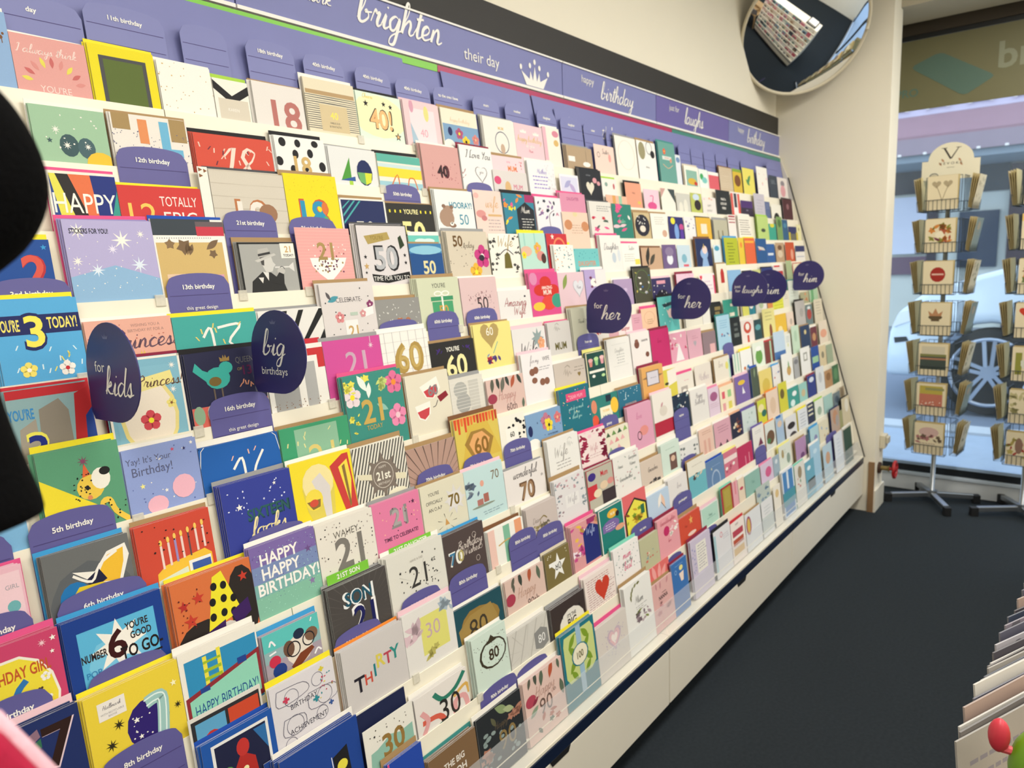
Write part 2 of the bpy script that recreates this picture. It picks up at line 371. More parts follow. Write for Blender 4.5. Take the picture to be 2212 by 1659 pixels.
                x, y, r = f(1), f(2), f(3); q = r*.35; s.add([(x-q, y-r), (x+q, y-r), (x+q, y-q), (x+r, y-q), (x+r, y+q), (x+q, y+q), (x+q, y+r), (x-q, y+r), (x-q, y+q), (x-r, y+q), (x-r, y-q), (x-q, y-q)], a[4])
            elif o == 't': s.text(a[1], f(2), f(3), f(4), a[5], len(a) > 6)
            elif o == 'T': s.text(a[1], f(2), f(3), f(4), a[6], len(a) > 7, f(5))
            elif o == 'c': s.script(a[1], f(2), f(3), f(4), a[5])
        return s
def card_mesh(name, w_, h_, base, art=None, t=.0012, leaves=True, edge=None):
    """folded card: bottom-left at the origin, face at y = 0, standing in x-z"""
    V = []; F = []; Cc = []; Mi = []
    def box(y0, y1, dx=0):
        n = len(V)
        V.extend([(x, y, z) for x in (0, w_) for y in (y0+dx*(x > 0), y1+dx*(x > 0)) for z in (0, h_)])
        for i, q in enumerate(((0, 1, 3, 2), (4, 6, 7, 5), (0, 4, 5, 1), (2, 3, 7, 6), (0, 2, 6, 4), (1, 5, 7, 3))):
            F.append(tuple(n+j for j in q)); Mi.append(0); Cc.append(base if i in (2,) else (edge or base))
    if leaves: box(0, .0005); box(.0006, .0011, .0012)
    else: box(0, t)
    if art:
        for poly, col, lay in art.polys:
            y = -.00012-.00003*lay; n = len(V)
            V.extend([(u*w_, y, h_-v*w_) for u, v in poly]); F.append(tuple(range(n+len(poly)-1, n-1, -1))); Cc.append(colour(col)); Mi.append(1 if col == 'd' else 0)
    me = bpy.data.meshes.new(name); me.from_pydata(V, [], F)
    me.materials.append(PRINT); me.materials.append(FOIL)
    me.polygons.foreach_set('material_index', Mi)
    at = me.color_attributes.new('Col', 'FLOAT_COLOR', 'CORNER'); buf = []
    for p, c in zip(me.polygons, Cc): buf += [c[0], c[1], c[2], 1]*p.loop_total
    at.data.foreach_set('color', buf); me.update(); return me
def flat_print(name, polys, m, parent, scale=1, off=(0, 0, 0), basis='xz'):
    """joined flat lettering; polys are (x, y-up)"""
    V = []; F = []
    for p in polys:
        n = len(V)
        e = -2.5e-6*len(F)
        for x, y in p:
            x, y = x*scale, y*scale
            V.append((off[0]+x, off[1]+e, off[2]+y) if basis == 'xz' else (off[0]+e, off[1]-x, off[2]+y))
        F.append(tuple(range(n, n+len(p))))
    me = bpy.data.meshes.new(name); me.from_pydata(V, [], F); me.materials.append(m); me.update()
    o = bpy.data.objects.new(name, me); C.objects.link(o); o.parent = parent; return o
def tpolys(s, bold=False):
    V, F, wd = text_mesh(s, bold); return [[V[i] for i in f] for f in F], wd

# ------------------------------------------------------------ room
XE, XW, YW, YP, ZC = 4.46, 5.03, 1.51, .90, 3.0
struct(MB().box(-2.6, -3.2, -.06, XW+.1, YW+.1, 0).build('floor', mat('slate_carpet', '2b3136', .95, noise=.28, nscale=90, bump=.8, bscale=700, spec=.15)))
struct(MB().box(-2.6, YW, 0, XE, YW+.1, ZC).build('wall_left', MWALL))
struct(MB().box(XE, YP, 0, 4.668, YW+.1, ZC).build('wall_end', MWALL))
struct(MB().box(4.668, .99, 0, XW+.1, YW+.1, ZC).build('wall_recess', MWALL))
struct(MB().box(-2.7, -3.2, 0, -2.6, YW+.1, ZC).build('wall_rear', MWALL))
struct(MB().box(-2.6, -3.3, 0, XW+.1, -3.2, ZC).build('wall_right', MWALL))
struct(MB().box(-2.6, -3.2, ZC, XW+.1, YW+.1, ZC+.08).build('ceiling', mat('ceiling_board', 'e6e2d6', .9, noise=.02, nscale=5)))
struct(MB().box(XE-.006, YP-.012, 0, 4.68, YP-.001, .13).build('baseboard_end', MW))
struct(MB().box(4.62, -3.2, 2.80, 4.98, .99, ZC).build('wall_bulkhead', mat('pale_bulkhead', 'b4ac98', .8, noise=.05, nscale=6)))
wf = MB().box(XW, -3.2, 0, XW+.08, .99, .105).build('wall_window', mat('white_timber', 'dde2e6', .5, noise=.06, nscale=9)); struct(wf)
win = thing('window_1', 'shopfront window', 'window'); del win['label']; del win['category']; struct(win)
MB().box(XW-.02, -3.2, .100, XW+.1, .99, .121).build('window_sill', mat('pale_sill', 'c8d4e0', .4, noise=.03), win, .003)
MB().box(XW, -3.2, .122, XW+.04, .985, .165).build('bottom_rail', mat('black_rail', '101820', .4, noise=.1), win)
MB().box(XW-.005, -3.2, .166, XW+.05, .985, .185).build('glazing_bead', mat('pale_bead', 'a8c0dc', .4, noise=.03), win)
MB().box(XW-.01, -3.2, 2.715, XW+.05, .99, 2.74).build('top_rail', mat('black_top_rail', '0c1014', .4, noise=.1), win)
MB().box(XW-.02, -3.2, 2.741, XW+.06, .99, 2.86).build('frame_head', mat('brown_frame', '352c20', .6, noise=.15, nscale=8), win)
for yy in (-1.25, -2.9): MB().box(XW-.01, yy-.03, .166, XW+.05, yy+.03, 2.715).build('mullion', MDARK, win)
MB().box(XW+.018, -3.2, .18, XW+.024, .985, 2.715).build('pane', MGLASS, win)
for (lx, ly) in LAMPS:
    t = thing('ceiling_light', 'flat panel light in the ceiling grid', 'light', (lx, ly, ZC), 0, 'ceiling panel lights')
    MB().box(-.6, -.29, -.03, .6, .29, -.001).build('frame', MW, t, .003)
    em = bpy.data.materials.get('lamp_panel')
    if not em:
        em = bpy.data.materials.new('lamp_panel'); em.use_nodes = True; b = em.node_tree.nodes['Principled BSDF']; b.inputs['Emission Color'].default_value = (*WARM, 1); b.inputs['Emission Strength'].default_value = 3
    MB().box(-.57, -.26, -.036, .57, .26, -.031).build('diffuser', em, t)

# ------------------------------------------------------------ display rack
TH = .12; TT = math.tan(TH); SEC = 1/math.cos(TH)
def lip(k): z = 1.817-.1165*(k-1); return .963+.289*(z-.314), z
XB = [-.49, .724, 1.939, 3.152, 4.44]
bay_lab = ['white card rack bay at the left edge of the photo', 'white card rack bay with the kids birthday rows', 'white card rack bay left of centre with the first her sign', 'white card rack bay ending at the wall corner']
for b in range(4):
    x0, x1 = XB[b]+.001, XB[b+1]-.001
    rk = thing('display_rack', bay_lab[b], 'rack', (x0, 1.2, 0))
    ox, oy = -x0, -1.2
    def put(mb, nm, m, par=rk, bev=0):
        o = mb.build(nm, m, par, bev); o.location = (ox, oy, 0); return o
    for k in range(1, 13):
        y, z = lip(k); d = .128
        P = [(y-.002, z), (y, z), (y-d*TT, z-d), (y-d*TT-.002, z-d)]
        o = put(MB().prism(P, x0, x1, 0), 'lip_strip', MLIP)
        y2, z2 = lip(k+1)
        put(MB().box(x0, y2-.006, z2-.056, x1, y-.0165, z2-.053), 'shelf_floor', MLIP)
    y, z = lip(1)
    put(MB().prism([(y+.0175, z-.06), (y+.0195, z-.06), (1.475, 2.06), (1.473, 2.043)], x0, x1, 0), 'back_board', MPUR)
    put(MB().box(x0, y-.006, z-.056, x1, y+.018, z-.053), 'shelf_floor', MLIP)
    y, z = lip(13)
    put(MB().box(x0, .957, .328, x1, 1.02, .336), 'bottom_ledge', MLIP)
    put(MB().prism([(.9585, .337), (.9565+.002, .337), (y-.002, z), (y-.004, z)], x0, x1, 0), 'clear_guard', MCLEAR)
    put(MB().prism([(1.01, .1), (1.505, .1), (1.505, 2.06), (1.49, 2.06), (1.02, .33)], x0+.002, x0+.008, 0), 'side_panel', MW)
    put(MB().box(x0, .9545, .292, x1, .975, .327), 'navy_rail', MBLUE, bev=.001)
    dr = put(MB().box(x0+.002, .955, .103, x1-.002, .973, .2905), 'drawer_front', MW, bev=.002)
    xm = (x0+x1)/2
    hp = MB().prism([(xm-.045, .2925), (xm+.045, .2925), (xm+.035, .277), (xm-.035, .277)], .9535, .9545, 1).build('finger_pull', MRUB, dr)
    put(MB().box(x0, 1.03, .0, x1, 1.05, .1), 'plinth', MRUB)
    put(MB().box(x0, .975, .095, x1, 1.5, .1), 'base_board', MW)
ep = thing('rack_end_panel', 'thin cream end panel closing the card rack against the pier', 'panel', (4.446, 1.2, 0))
o = MB().prism([(.955, .1), (1.505, .1), (1.505, 2.06), (1.472, 2.06), (1.427, 1.95), (.955, .33)], 4.442, 4.452, 0).build('panel', MW, ep); o.location = (-4.446, -1.2, 0)
o = MB().prism([(.951, .33), (.955, .33), (1.427, 1.95), (1.423, 1.95)], 4.441, 4.454, 0).build('dark_edge', MDARK, ep); o.location = (-4.446, -1.2, 0)

# header band
def place(o, loc): o.location = loc; return o
hdr = [(-.5, .953, 'left blank lavender header board before the seam', MPUR), (.957, 2.203, 'long lavender header board reading brighten their day with a crown', MPUR),
       (2.207, 2.903, 'lavender header board reading happy birthday beside the crown', MPUR), (2.907, 3.694, 'violet header board reading just for laughs', MPUR2), (3.698, 4.46, 'last header board reading happy birthday at the corner', MPUR)]
def lettering(par, words, basis='xz', y=-.0012):
    for (kind, s, x, z, h, bold) in words:
        if kind == 'c': P, wd = script_polys(s, 5, .2); k = h
        else: P, wd = tpolys(s, bold); k = h
        flat_print('lettering', P, MWHT, par, k, (x, y, z) if basis == 'xz' else (y, x, z), basis)
ht = []
for x0, x1, lab, m in hdr:
    t = thing('header_board', lab, 'sign', (x0, 1.487, 2.072)); ht.append(t)
    MB().box(0, 0, .008, x1-x0, .018, .117).build('panel', m, t)
    MB().box(0, -.004, 0, x1-x0, .02, .008).build('bottom_rail', MWHT, t)
    MB().box(0, -.004, .117, x1-x0, .02, .122).build('top_rail', MWHT, t)
lettering(ht[1], [('c', 'Hallmark', .10, .064, .017, 0), ('c', 'brighten', .335, .052, .037, 0), ('t', 'their day', .735, .035, .033, 0)])
cr = [(-.05, 0), (-.078, .052), (-.032, .026), (-.026, .06), (-.012, .024), (0, .082), (.012, .024), (.026, .06), (.032, .026), (.078, .052), (.05, 0)]
flat_print('crown_print', [[(x*.75, y*.62) for x, y in cr]] + [[(px+a*.75, py+b) for a, b in ell(0, 0, .007, .007, 10)] for px, py in ((-.06, .041), (-.021, .05), (0, .062), (.021, .05), (.06, .041))], MWHT, ht[1], 1.25, (1.085, -.0013, .011))
lettering(ht[2], [('t', 'happy', .12, .074, .026, 0), ('c', 'birthday', .25, .036, .028, 0)])
lettering(ht[3], [('t', 'just for', .12, .074, .024, 0), ('c', 'laughs', .27, .036, .031, 0)])
lettering(ht[4], [('t', 'happy', .12, .074, .026, 0), ('c', 'birthday', .25, .036, .030, 0)])
tag(MB().box(-.5, 1.494, 2.1945, 4.459, 1.509, 2.296).build('fascia_board', MBLACK, None), 'long black fascia board above the lavender headers', 'board')
for x0, x1, c, lab in ((-.5, 1.56, '7cc83c', 'bright green strip under the header boards'), (1.56, 3.02, 'b0285c', 'magenta strip under the header boards'), (3.02, 4.44, '3c8478', 'teal strip under the last header boards')):
    tag(MB().box(x0+.001, 1.4705, 2.044, x1-.001, 1.4715, 2.0625).build('colour_strip', mat('strip_'+c, c, .4, noise=.03), None, 0), lab, 'strip')
for xs_, xe_, zz_, lab in ((-.45, 1.42, 2.052, 'long lavender backing sheet under the green strip'), (1.565, 1.98, 2.047, 'short lavender backing sheet below the magenta strip'), (1.99, 3.9, 2.046, 'long lavender backing sheet behind the upper right tags')):
    o = MB().prism([(1.4655, 2.052), (1.4665, 2.052), (1.4345, 1.9), (1.4335, 1.9)], xs_, xe_, 0).build('backing_sheet', MPUR, None); o.location = (0, 0, zz_-2.052); tag(o, lab, 'sheet')
bw = thing('old_header_sheet', 'lavender sheet with broken white script behind the mother tags', 'sheet', (2.1, 1.4345, 1.92)); bw.rotation_euler = (-.2, 0, 0)
MB().box(0, 0, -.02, .72, .001, .10).build('sheet', MPUR, bw)
P, wd = script_polys('happy birthday', 4, .16); flat_print('lettering', [p for i, p in enumerate(P) if (i//9) % 3 != 1], MWHT, bw, .024, (.06, -.0006, .03))

# ------------------------------------------------------------ cards in the rack
CARDS = r'''#1
420,64,121,0,115|light blue card with a small brown deer|8fb0d8|w1|e,.8,.55,.07,.05,u;r,.74,.58,.76,.68,u;r,.83,.58,.85,.68,u;e,.88,.47,.03,.03,u
485,115,92,0,109|salmon pink card with pale lettering over a fan of red and yellow drops|e0a29c|w2|c,I always think,.45,.2,.09,f3d9d2;D,.5,.62,.3,9;t,YOU'RE,.5,.68,.09,f3d9d2
605,116,100,0,102|yellow card with a dark window panel|e8d820|y2|r,.14,.15,.86,.9,S;r,.2,.2,.8,.9,5a6b30
726,107,94,0,95|white card with faint gold speckles|w|w1|d,30,0,0,1,.9,.012,d
835,78,80,0,90|white card with black starry corners and a beige label|efece0|G1|p,k,0,.05,.5,.45,1,.1,1,.35,.5,.7,0,.3;r,.1,.55,.95,1.2,d8cfbd;t,KAREN,.5,.85,.09,w
924,125,90,0,86|white card with a rose gold number eighteen|e6e0da|a2|t,18,.62,.6,.6,b9736c,b
1058,144,121,0,80|cream card with wavy black lines and a gold 40 label|e6dcc0|w2|r,.02,.22,.98,.3,b89a70;x,16,.32,1,S;r,.25,.48,.8,1,d6c39a;t,40,.52,.68,.14,f3e36b,b;t,FABULOUS,.52,.83,.04,S;t,& FANTASTIC,.52,.9,.04,S
1205,145,115,0,75|pale mint card with peach 40 exclamation and outlined stars|dff0dd|k1|W,.5,.5,.6,f6f2c0;t,40!,.5,.55,.46,k,b;t,40!,.5,.55,.42,f5bd80,b;s,.2,.25,.07,k;s,.6,.2,.06,k;s,.75,.24,.06,k;s,.85,.9,.09,k;s,.85,.9,.05,f5bd80;c,Cheers,.25,.1,.08,e8d56a
1360,131,117,0,71|pink card with tassels around a framed pink 40|edcdd0|q2|r,.15,.2,.85,1.3,ecdfe3;e,.22,.15,.06,.18,d9a0b4;e,.62,.3,.07,.22,e3dc8a;t,40,.5,.85,.22,e6a3b2;p,a9c3d4,.15,.6,.35,1.2,.15,1.2
1498,148,117,0,67|cream card with a blue floral band below pale script|efe8d2|a1|c,happy birthday,.5,.3,.09,e8cfae;r,.02,.42,1,1.3,7fa3c6;f,.45,.65,.14,b2577a,y;f,.62,.85,.14,f0d33c,k;f,.9,.75,.13,d98882,z;e,.2,.62,.06,.12,n;e,.15,1,.15,.16,w
1673,147,118,0,63|white Mum card with a black arch and a tiny bear|ece9e0|s2|t,MUM,.55,.3,.1,d,b;o,.55,.75,.28,.02,n;e,.55,.95,.07,.16,c7ab94
1821,146,117,0,59|pink card with cakes and gold writing|ecc9d0||M,.3,.25,.1,w;M,.75,.28,.1,w;c,happy birthday,.5,.55,.16,e2c27e;c,to you,.5,.75,.14,w;c,Mum,.5,.95,.1,d98a9a
1971,94,124,0,57|white rounded card with a rose and teacup|f0e8dc|w1|r,0,0,.2,2,e9b7c4;e,.75,.35,.2,.2,d8899c;e,.75,.9,.15,.2,d9b56f
2097,160,78,0,54|kraft card with a white label and a sheep|b39b7d|s3|r,.05,.4,.3,.6,w;e,.75,.65,.15,.1,w;l,k,.006,.75,.1,.75,.6
2275,138,101,0,52|pale pink Sister card with an earring|f0d3c6||c,Sister,.55,.35,.2,S;o,.2,.5,.1,.02,S;e,.75,.6,.07,.2,e6a09a
2430,158,149,0,50|white card with a faint grey oval|f3eee2|s2|O,.5,.85,.4,.7,d9cfc0
2596,153,150,0,50|white card with layered grey and olive circles|f0eee8|a1|e,.25,.5,.18,.45,9a9470;o,.65,.3,.25,.05,9ea3a3;e,.82,.6,.12,.2,k;t,Birthday,.5,1.3,.09,S
2778,150,165,0,50|teal card with coral flowers around Thank You|68a096|t1|f,.35,.5,.13,e8604a,y;r,.2,.75,.75,.95,d5e0d8;t,MOTHER,.47,.85,.1,e8604a;f,.7,.95,.1,e8a488,r;l,z,.03,.2,1.2,.5,1.4,.8,1.2
2929,47,124,0,50|narrow white card with a blue angel|dfe4ea||e,.5,.9,.4,.5,6e8fb8
3003,147,87,0,50|white framed card with a garden picture|f2eee0|e1|r,.12,.25,.88,1.2,8ab6a6;e,.5,.9,.3,.2,d6b13f;e,.75,1,.12,.12,c0392b
3154,96,83,0,50|white card with green bottles|e9f2ea||e,.3,.7,.2,.3,3fa35a;e,.6,1,.3,.3,7fc6c0
3253,122,79,0,50|coral red card with a white top|f3f0e8||r,.05,.25,1,2,d8606a
3390,159,113,0,50|beige card with fine ruled text|cbb89c|u1|x,10,.2,1.3,e6dac6
3556,115,117,0,50|yellow card with a brown bear|d8b73c||e,.5,1,.35,.5,7a4a28;r,0,0,1,.25,8aa83c
3689,160,132,0,50|yellow card with a green sprig|e8dc6a||g,.5,.7,.3,40,4c8f5c;g,.4,.9,.25,-30,4c8f5c
3893,160,155,0,50|tall white card with tiny pink flowers|f4f1e8||F,6,.1,.2,.9,1.5,.08,q,z
4076,127,122,0,50|dark slate card at the end of the top row|3c4654||z,.2,.4,.8,3,.12,9aa4b0
4211,167,121,0,50|white card with a pink figure beside the end panel|e3dcd8||e,.5,.4,.2,.2,8d8790;e,.5,.9,.25,.4,d9a0a8
#2
487,117,92,0,108|mint green card with dark balloons and white stars|9fc3a2|w1|e,.45,.5,.13,.15,3f5a5e;e,.68,.52,.12,.14,48646a;e,.85,.72,.2,.16,e8c23c;S,.3,.3,.06,w;S,.7,.5,.05,w;S,.42,.5,.06,w;s,.2,.45,.04,3f5a5e;d,12,0,.1,1,.6,.012,w;r,0,.78,1,.81,a89a80;r,0,.81,1,.93,cdbfae;r,.55,.8,.98,.9,5fd3d0
613,140,96,0,100|terrazzo card with a kraft frame and striped number twelve|e9e3da|a2|r,.02,0,.24,.2,a68b5c;r,.76,0,.98,.3,a68b5c;d,90,0,.2,1,.6,.008,6d6a86;r,.34,.05,.46,.36,e0905c;r,.62,.05,.74,.4,6fb4d6;r,.62,.4,.9,.5,6fb4d6
763,171,78,0,91|red card with scribbled strokes and a pale 18|d2513f|k3|K,16,.04,.05,.96,.6,e8c9b8;K,10,.1,.1,.9,.6,6a3040;c,18,.5,.45,.38,f0d8c8
945,129,94,0,84|white card with black spots and a gold 18|efeeea|k2|e,.15,.12,.07,.09,k;e,.45,.12,.06,.08,k;e,.8,.1,.07,.07,k;e,.38,.34,.06,.09,k;e,.68,.3,.06,.09,k;e,.05,.5,.07,.09,k;e,.9,.55,.07,.1,k;e,.55,.6,.06,.08,k;e,.3,.65,.06,.09,k;t,18,.5,.55,.36,d,b
1082,139,86,0,78|white card with green and navy geometric 40|e4e5e3|s3|p,4f9a3a,.2,.7,.42,.2,.42,.7;p,2f5aa0,.18,.7,.5,.6,.5,.7;r,.36,.7,.44,.86,G;e,.72,.5,.17,.28,n;p,6fb06a,.56,.5,.72,.5,.72,.76,.6,.7;p,d6dd3a,.72,.5,.88,.5,.84,.7,.72,.76
1226,146,83,0,73|card with teal yellow and blue waves behind orange 40|e9e8da|k1|r,0,0,1,.18,5fb3a3;r,0,.22,1,.36,c9dfe0;r,0,.3,1,.52,ecd93c;r,0,.62,1,.78,9fcbd6;l,d9773c,.025,.2,.85,.42,.45,.44,.85;l,d9773c,.025,.62,.85,.68,.55,.75,.5,.82,.55,.88,.85
1383,143,123,0,69|dusty pink card with dark marbled 40|d6a39e|w3|t,40,.52,.68,.34,5a1f2c,b;t,40,.5,.68,.28,2f2024,b;d,26,.2,.4,.9,1,.012,a0525a
1532,136,136,0,65|white card with red ribbon and I Love You script|f0efec|m1|c,I Love You,.55,.3,.2,S;H,.6,.85,.25,8a8488;H,.6,.84,.22,f0efec;c,you,.6,.8,.1,8a8488;K,6,.0,.6,.12,1,9a1f2f
1669,154,120,0,62|pink Mum card with orange and pink capitals|efd3d8|a1|t,MUM,.6,.35,.16,e88a4c,b;t,to my,.5,.15,.06,P;d,8,.7,.1,1,.5,.02,r
1660,161,78,-4,62|silvery Mum card with a pink rose|dcd5d2||t,MUM,.7,.45,.16,d04a78;e,.12,.3,.1,.12,d9507a;e,.4,.5,.09,.2,d8b27e
1838,143,120,0,58|white lace edged card with violet handwriting|ecebec|w1|z,.15,.55,.75,4,.14,8a78c8;c,Mother,.5,.4,.15,8a78c8;d,30,.6,.1,1,1,.03,dcdcdf
2005,112,91,0,55|white card with a lilac butterfly|efeaf0||r,.06,.12,.94,2,d6d6ea;g,.4,.5,.3,30,a8a8d0;g,.65,.7,.3,-40,b8a8d0
2127,140,120,0,53|black card with a white feather heart|23262c|k2|H,.45,.85,.26,dfd9c6;e,.68,.5,.1,.13,d99ba2;e,.85,.62,.08,.1,d99ba2;t,with love,.4,.28,.08,9a9ea4
2268,103,96,0,51|white card with a small grey figure|eae6de|G1|e,.3,.4,.1,.15,8aa59a;e,.8,.5,.06,.2,c05a60
2433,121,92,0,50|peach card with small script|e8a083|k2|t,Happy,.5,.6,.12,8a5a4c;e,.8,1.2,.1,.1,d8c05a
2572,127,75,0,50|pink card with magenta flamingo blob|e9c9d6||e,.5,1,.3,.25,d8558e;l,d8558e,.05,.5,.9,.6,.4,.4,.4
2718,125,87,0,50|white card shaped as a gable beside dark corner|ece8dc||p,3d4a4c,.5,0,1,0,1,.9;p,c89c94,0,0,.35,0,0,.6
2853,134,76,0,50|silver grey card with pale trees|cbcac0||e,.3,.9,.15,.35,e3e0d2;e,.65,.8,.15,.45,e3e0d2
2994,114,84,0,50|yellow and black photo card|b8c060||e,.5,.3,.3,.25,c8d8e8;e,.6,.9,.3,.4,2c2424
3115,148,72,0,50|white Happy Birthday card with flowers|e9e2da||t,HAPPY,.5,.5,.15,8a8a80;t,BIRTHDAY,.5,.8,.13,8a8a80;F,4,.1,.05,.9,.2,.08,p,z
3274,165,113,0,50|black card with three lines of white text|23282a||t,WHAT A,.5,.5,.14,w,b;t,GOOD DAY,.5,.75,.13,w,b;t,FRIEND,.5,1,.13,w,b
3450,112,113,0,50|white card with red stripes either side|efe9e4||r,0,.1,.25,3,d85a50;r,.75,.1,1,3,d85a50;r,.35,.1,.65,1.3,3c4048
3572,160,78,0,50|deep purple card|4c2f6e||r,0,.45,1,3,33283e;t,HAPPY,.5,.6,.1,b8b0c8
3759,153,123,0,50|plain lilac grey card|c4bfca||z,.2,.4,.8,5,.2,b2adba
3913,76,87,0,50|narrow slate blue card|5c6a92||z,.2,.3,.8,4,.2,8c9ac0
4007,160,77,0,50|white card with a black hooded figure|eeeade||e,.5,1,.3,.45,1c1c1c
4200,169,116,0,50|maroon card by the end panel|4c2630|k1|e,.5,.5,.14,.2,8a6068
#3
487,107,100,0,107|white bordered card with coloured rays behind HAPPY|efe9dc|P1|r,.03,.04,1,1,2f4a8e;p,e3dd58,.03,.04,.25,.04,.62,1.2,.2,1.2;p,2e2b2a,.12,.04,.35,.04,.72,1.2,.5,1.2;p,e2744a,.3,.04,.62,.04,.72,1.2;p,26357e,.62,.04,1,.04,1,.3,.72,1.2;p,3c9c90,1,.25,1,.75,.7,1.2;p,e99a3c,1,.75,1,1.2,.7,1.2;T,HAPPY,.5,.45,.3,.92,w
596,153,83,0,99|red card reading 12 totally epic|cf3f3c|y1|T,12,.25,.34,.3,.36,f0c860;T,TOTALLY,.7,.17,.12,.46,f5e8e0;T,EPIC,.7,.38,.18,.5,f5e8e0
750,20,127,0,95|narrow white card with brown triangles|f0ece2||p,8a5c3a,.1,.1,.5,.3,.1,.5;p,8a5c3a,.6,.2,.95,.4,.6,.6;p,8a5c3a,.1,.7,.5,.9,.1,1.1
771,165,124,0,90|beige geometric card with a copper cut-out 18|d2cabb|S3|x,6,0,1,c4bbab;t,18,.5,.58,.44,b9764a,b;t,18,.5,.58,.38,e9e2d8,b;e,.72,.55,.13,.13,9c7458
939,137,129,0,83|bright yellow card with rainbow 18|edd921|a1|d,50,0,0,1,.4,.006,c8a81c;t,18,.5,.75,.6,c95a3c,b;t,18,.49,.75,.53,2f93b8,b;e,.7,.63,.06,.12,d9773c;e,.7,.9,.06,.12,58ad6a
1077,137,84,0,78|navy card with teal diagonals and white 50|222d5c|a2|b,.035,w;p,4aa8a8,.05,.35,.3,.05,.34,.05,.05,.4;p,4aa8a8,.05,.5,.42,.05,.46,.05,.05,.55;p,4aa8a8,.05,.2,.2,.05,.23,.05,.05,.24;t,50,.5,.68,.4,e9e6da,b
1217,158,78,0,73|black card reading YOU'RE 50 in cream|2f2e2b|a1|t,YOU'RE,.5,.16,.1,f0e8a8,b;q,9,.05,.16,f0e040;t,50,.52,.62,.52,efe49c,b
1389,148,121,0,68|white card with a brown bear reading Hooray 50|e9ecea|a3|t,HOORAY!,.65,.38,.16,3f8ea6,b;t,50,.7,.75,.28,3f8ea6;e,.25,.72,.19,.24,a98b76;e,.3,.52,.13,.12,a98b76;e,.2,.42,.05,.05,8a6b58;e,.4,.44,.05,.05,8a6b58;e,.38,.92,.09,.06,8a6b58;e,.36,.88,.05,.05,w;e,.36,.86,.02,.02,k
1542,121,129,0,64|blush card with roses and gold Wife script|edd3c8||c,wife,.62,.5,.32,dcb489;e,.2,.85,.17,.14,d99590;e,.1,.2,.09,.1,e6b4ac;e,.3,1,.1,.1,c97f80;r,.45,.85,.95,.93,d8b27e;z,.4,1.05,.95,4,.12,b8a8a8
1671,147,127,0,61|blue floral Mum card with a black name tag|35859c|k1|F,12,0,.05,.6,1.2,.1,o,P,y;p,23262c,.4,.5,.7,.25,.98,.5,.98,1.5,.4,1.5;c,Mum,.68,.55,.18,w;z,.5,.8,.9,6,.09,d8d8d0;r,.7,0,1,.25,a83468
1827,137,125,0,58|white card with a purple and black flower tree|e9e6ea|P1|F,18,.1,.15,.9,.85,.08,8a6a9a,2c3444,d9a0b4;l,5a3a4c,.02,.5,1.2,.5,.7,.7,.5
1965,148,144,0,55|pink Daughter card with a rounded edge|d991ac|P2|t,DAUGHTER,.5,.22,.13,a8487a
1959,151,83,-4,55|peach butterfly card|efcdb8||e,.2,.5,.15,.2,c98a60;e,.85,.55,.15,.2,c98a60;e,.5,.08,.09,.1,e0d0a0;z,.3,.5,.7,4,.1,c0a890
2134,143,125,0,52|grey white card with a red flower clump|e0dcd4|S2|z,.3,.2,.9,3,.1,7a7a7a;F,8,.1,.7,.9,1.4,.12,P,r,4f6b5c
2269,148,154,10,50|card with peach and green stripes|e9b79c|m1|r,.3,0,.45,1,d8a05c;r,.6,0,.75,1,9cc4a8
2283,140,123,0,50|teal card with large pink roses|2f7f70||F,8,0,.1,1,1.4,.2,P,q,w;c,Sister,.45,.9,.2,8fd0b0
2434,127,97,0,50|black night card with a hedgehog and gold rim|c8b48a|a1|e,.5,.75,.45,.65,262430;e,.5,.95,.18,.2,e8dccc;d,10,.2,.2,.8,.7,.04,w
2569,141,98,0,50|white card with faint text and a fawn|eceae0|a1|z,.2,.2,.8,4,.12,c0c0b4;e,.75,1.1,.15,.2,d0a890
2716,136,90,0,50|dark blue card with a yellow moon and purple figures|2c2c6c||e,.3,.25,.15,.2,e3dc3c;e,.5,.9,.15,.5,7ba0d8;e,.85,.6,.15,.2,c04a8a;e,.85,1.1,.12,.4,5a3a9c
2861,109,93,0,50|white card with watercolour blots|e9e6e4||F,8,.1,.1,.9,1,.12,b8a8c0,8a8aa8
2979,156,94,0,50|yellow card with a white square|e2b33c|k1|r,.3,.35,.7,.9,ece0c8
3164,160,89,0,50|sage card with dark stems|b8b49c|s1|l,6a5c3c,.06,.3,.6,.3,1.2;l,6a5c3c,.06,.6,.6,.6,1.2
3337,96,117,0,50|white card with red bunting|ece4dc||r,.1,.1,.9,.25,a83040;r,.1,.4,.9,.5,a83040;r,.1,.7,.9,.8,a83040
3460,160,120,0,50|white card striped with dark lettering|efe9dc|w1|z,.1,.3,.9,7,.14,4a3c38
3717,160,122,0,50|lime card with an insect|b9d07c|G1|e,.5,.9,.2,.12,3c4a3c
3879,113,86,0,50|teal card with a yellow top|38a08a||e,.5,.15,.3,.2,d8d03c
4010,88,126,0,50|narrow green forest card|7a9c5c||e,.5,.8,.3,.5,4a6c3c
4099,91,113,0,50|narrow dark blue card|2f5c84||e,.5,.7,.3,.3,4a84a4
4197,160,77,0,50|navy card with yellow edges|2c3468||r,0,.4,.2,2,c8b83c;r,.8,.4,1,2,c8b83c;r,.25,.5,.75,2,6c6c60
4340,80,90|pale lemon card beside the wall end|e4e0b0||e,.5,.5,.2,.2,b8b080
#4
376,90,103,0,115|blue card with a big red number two|234e98|y1|t,2,.72,.5,.55,b8343c,b;t,2,.7,.48,.5,d9584c,b;s,.9,.12,.05,B;r,.45,.66,.98,.72,d9683c
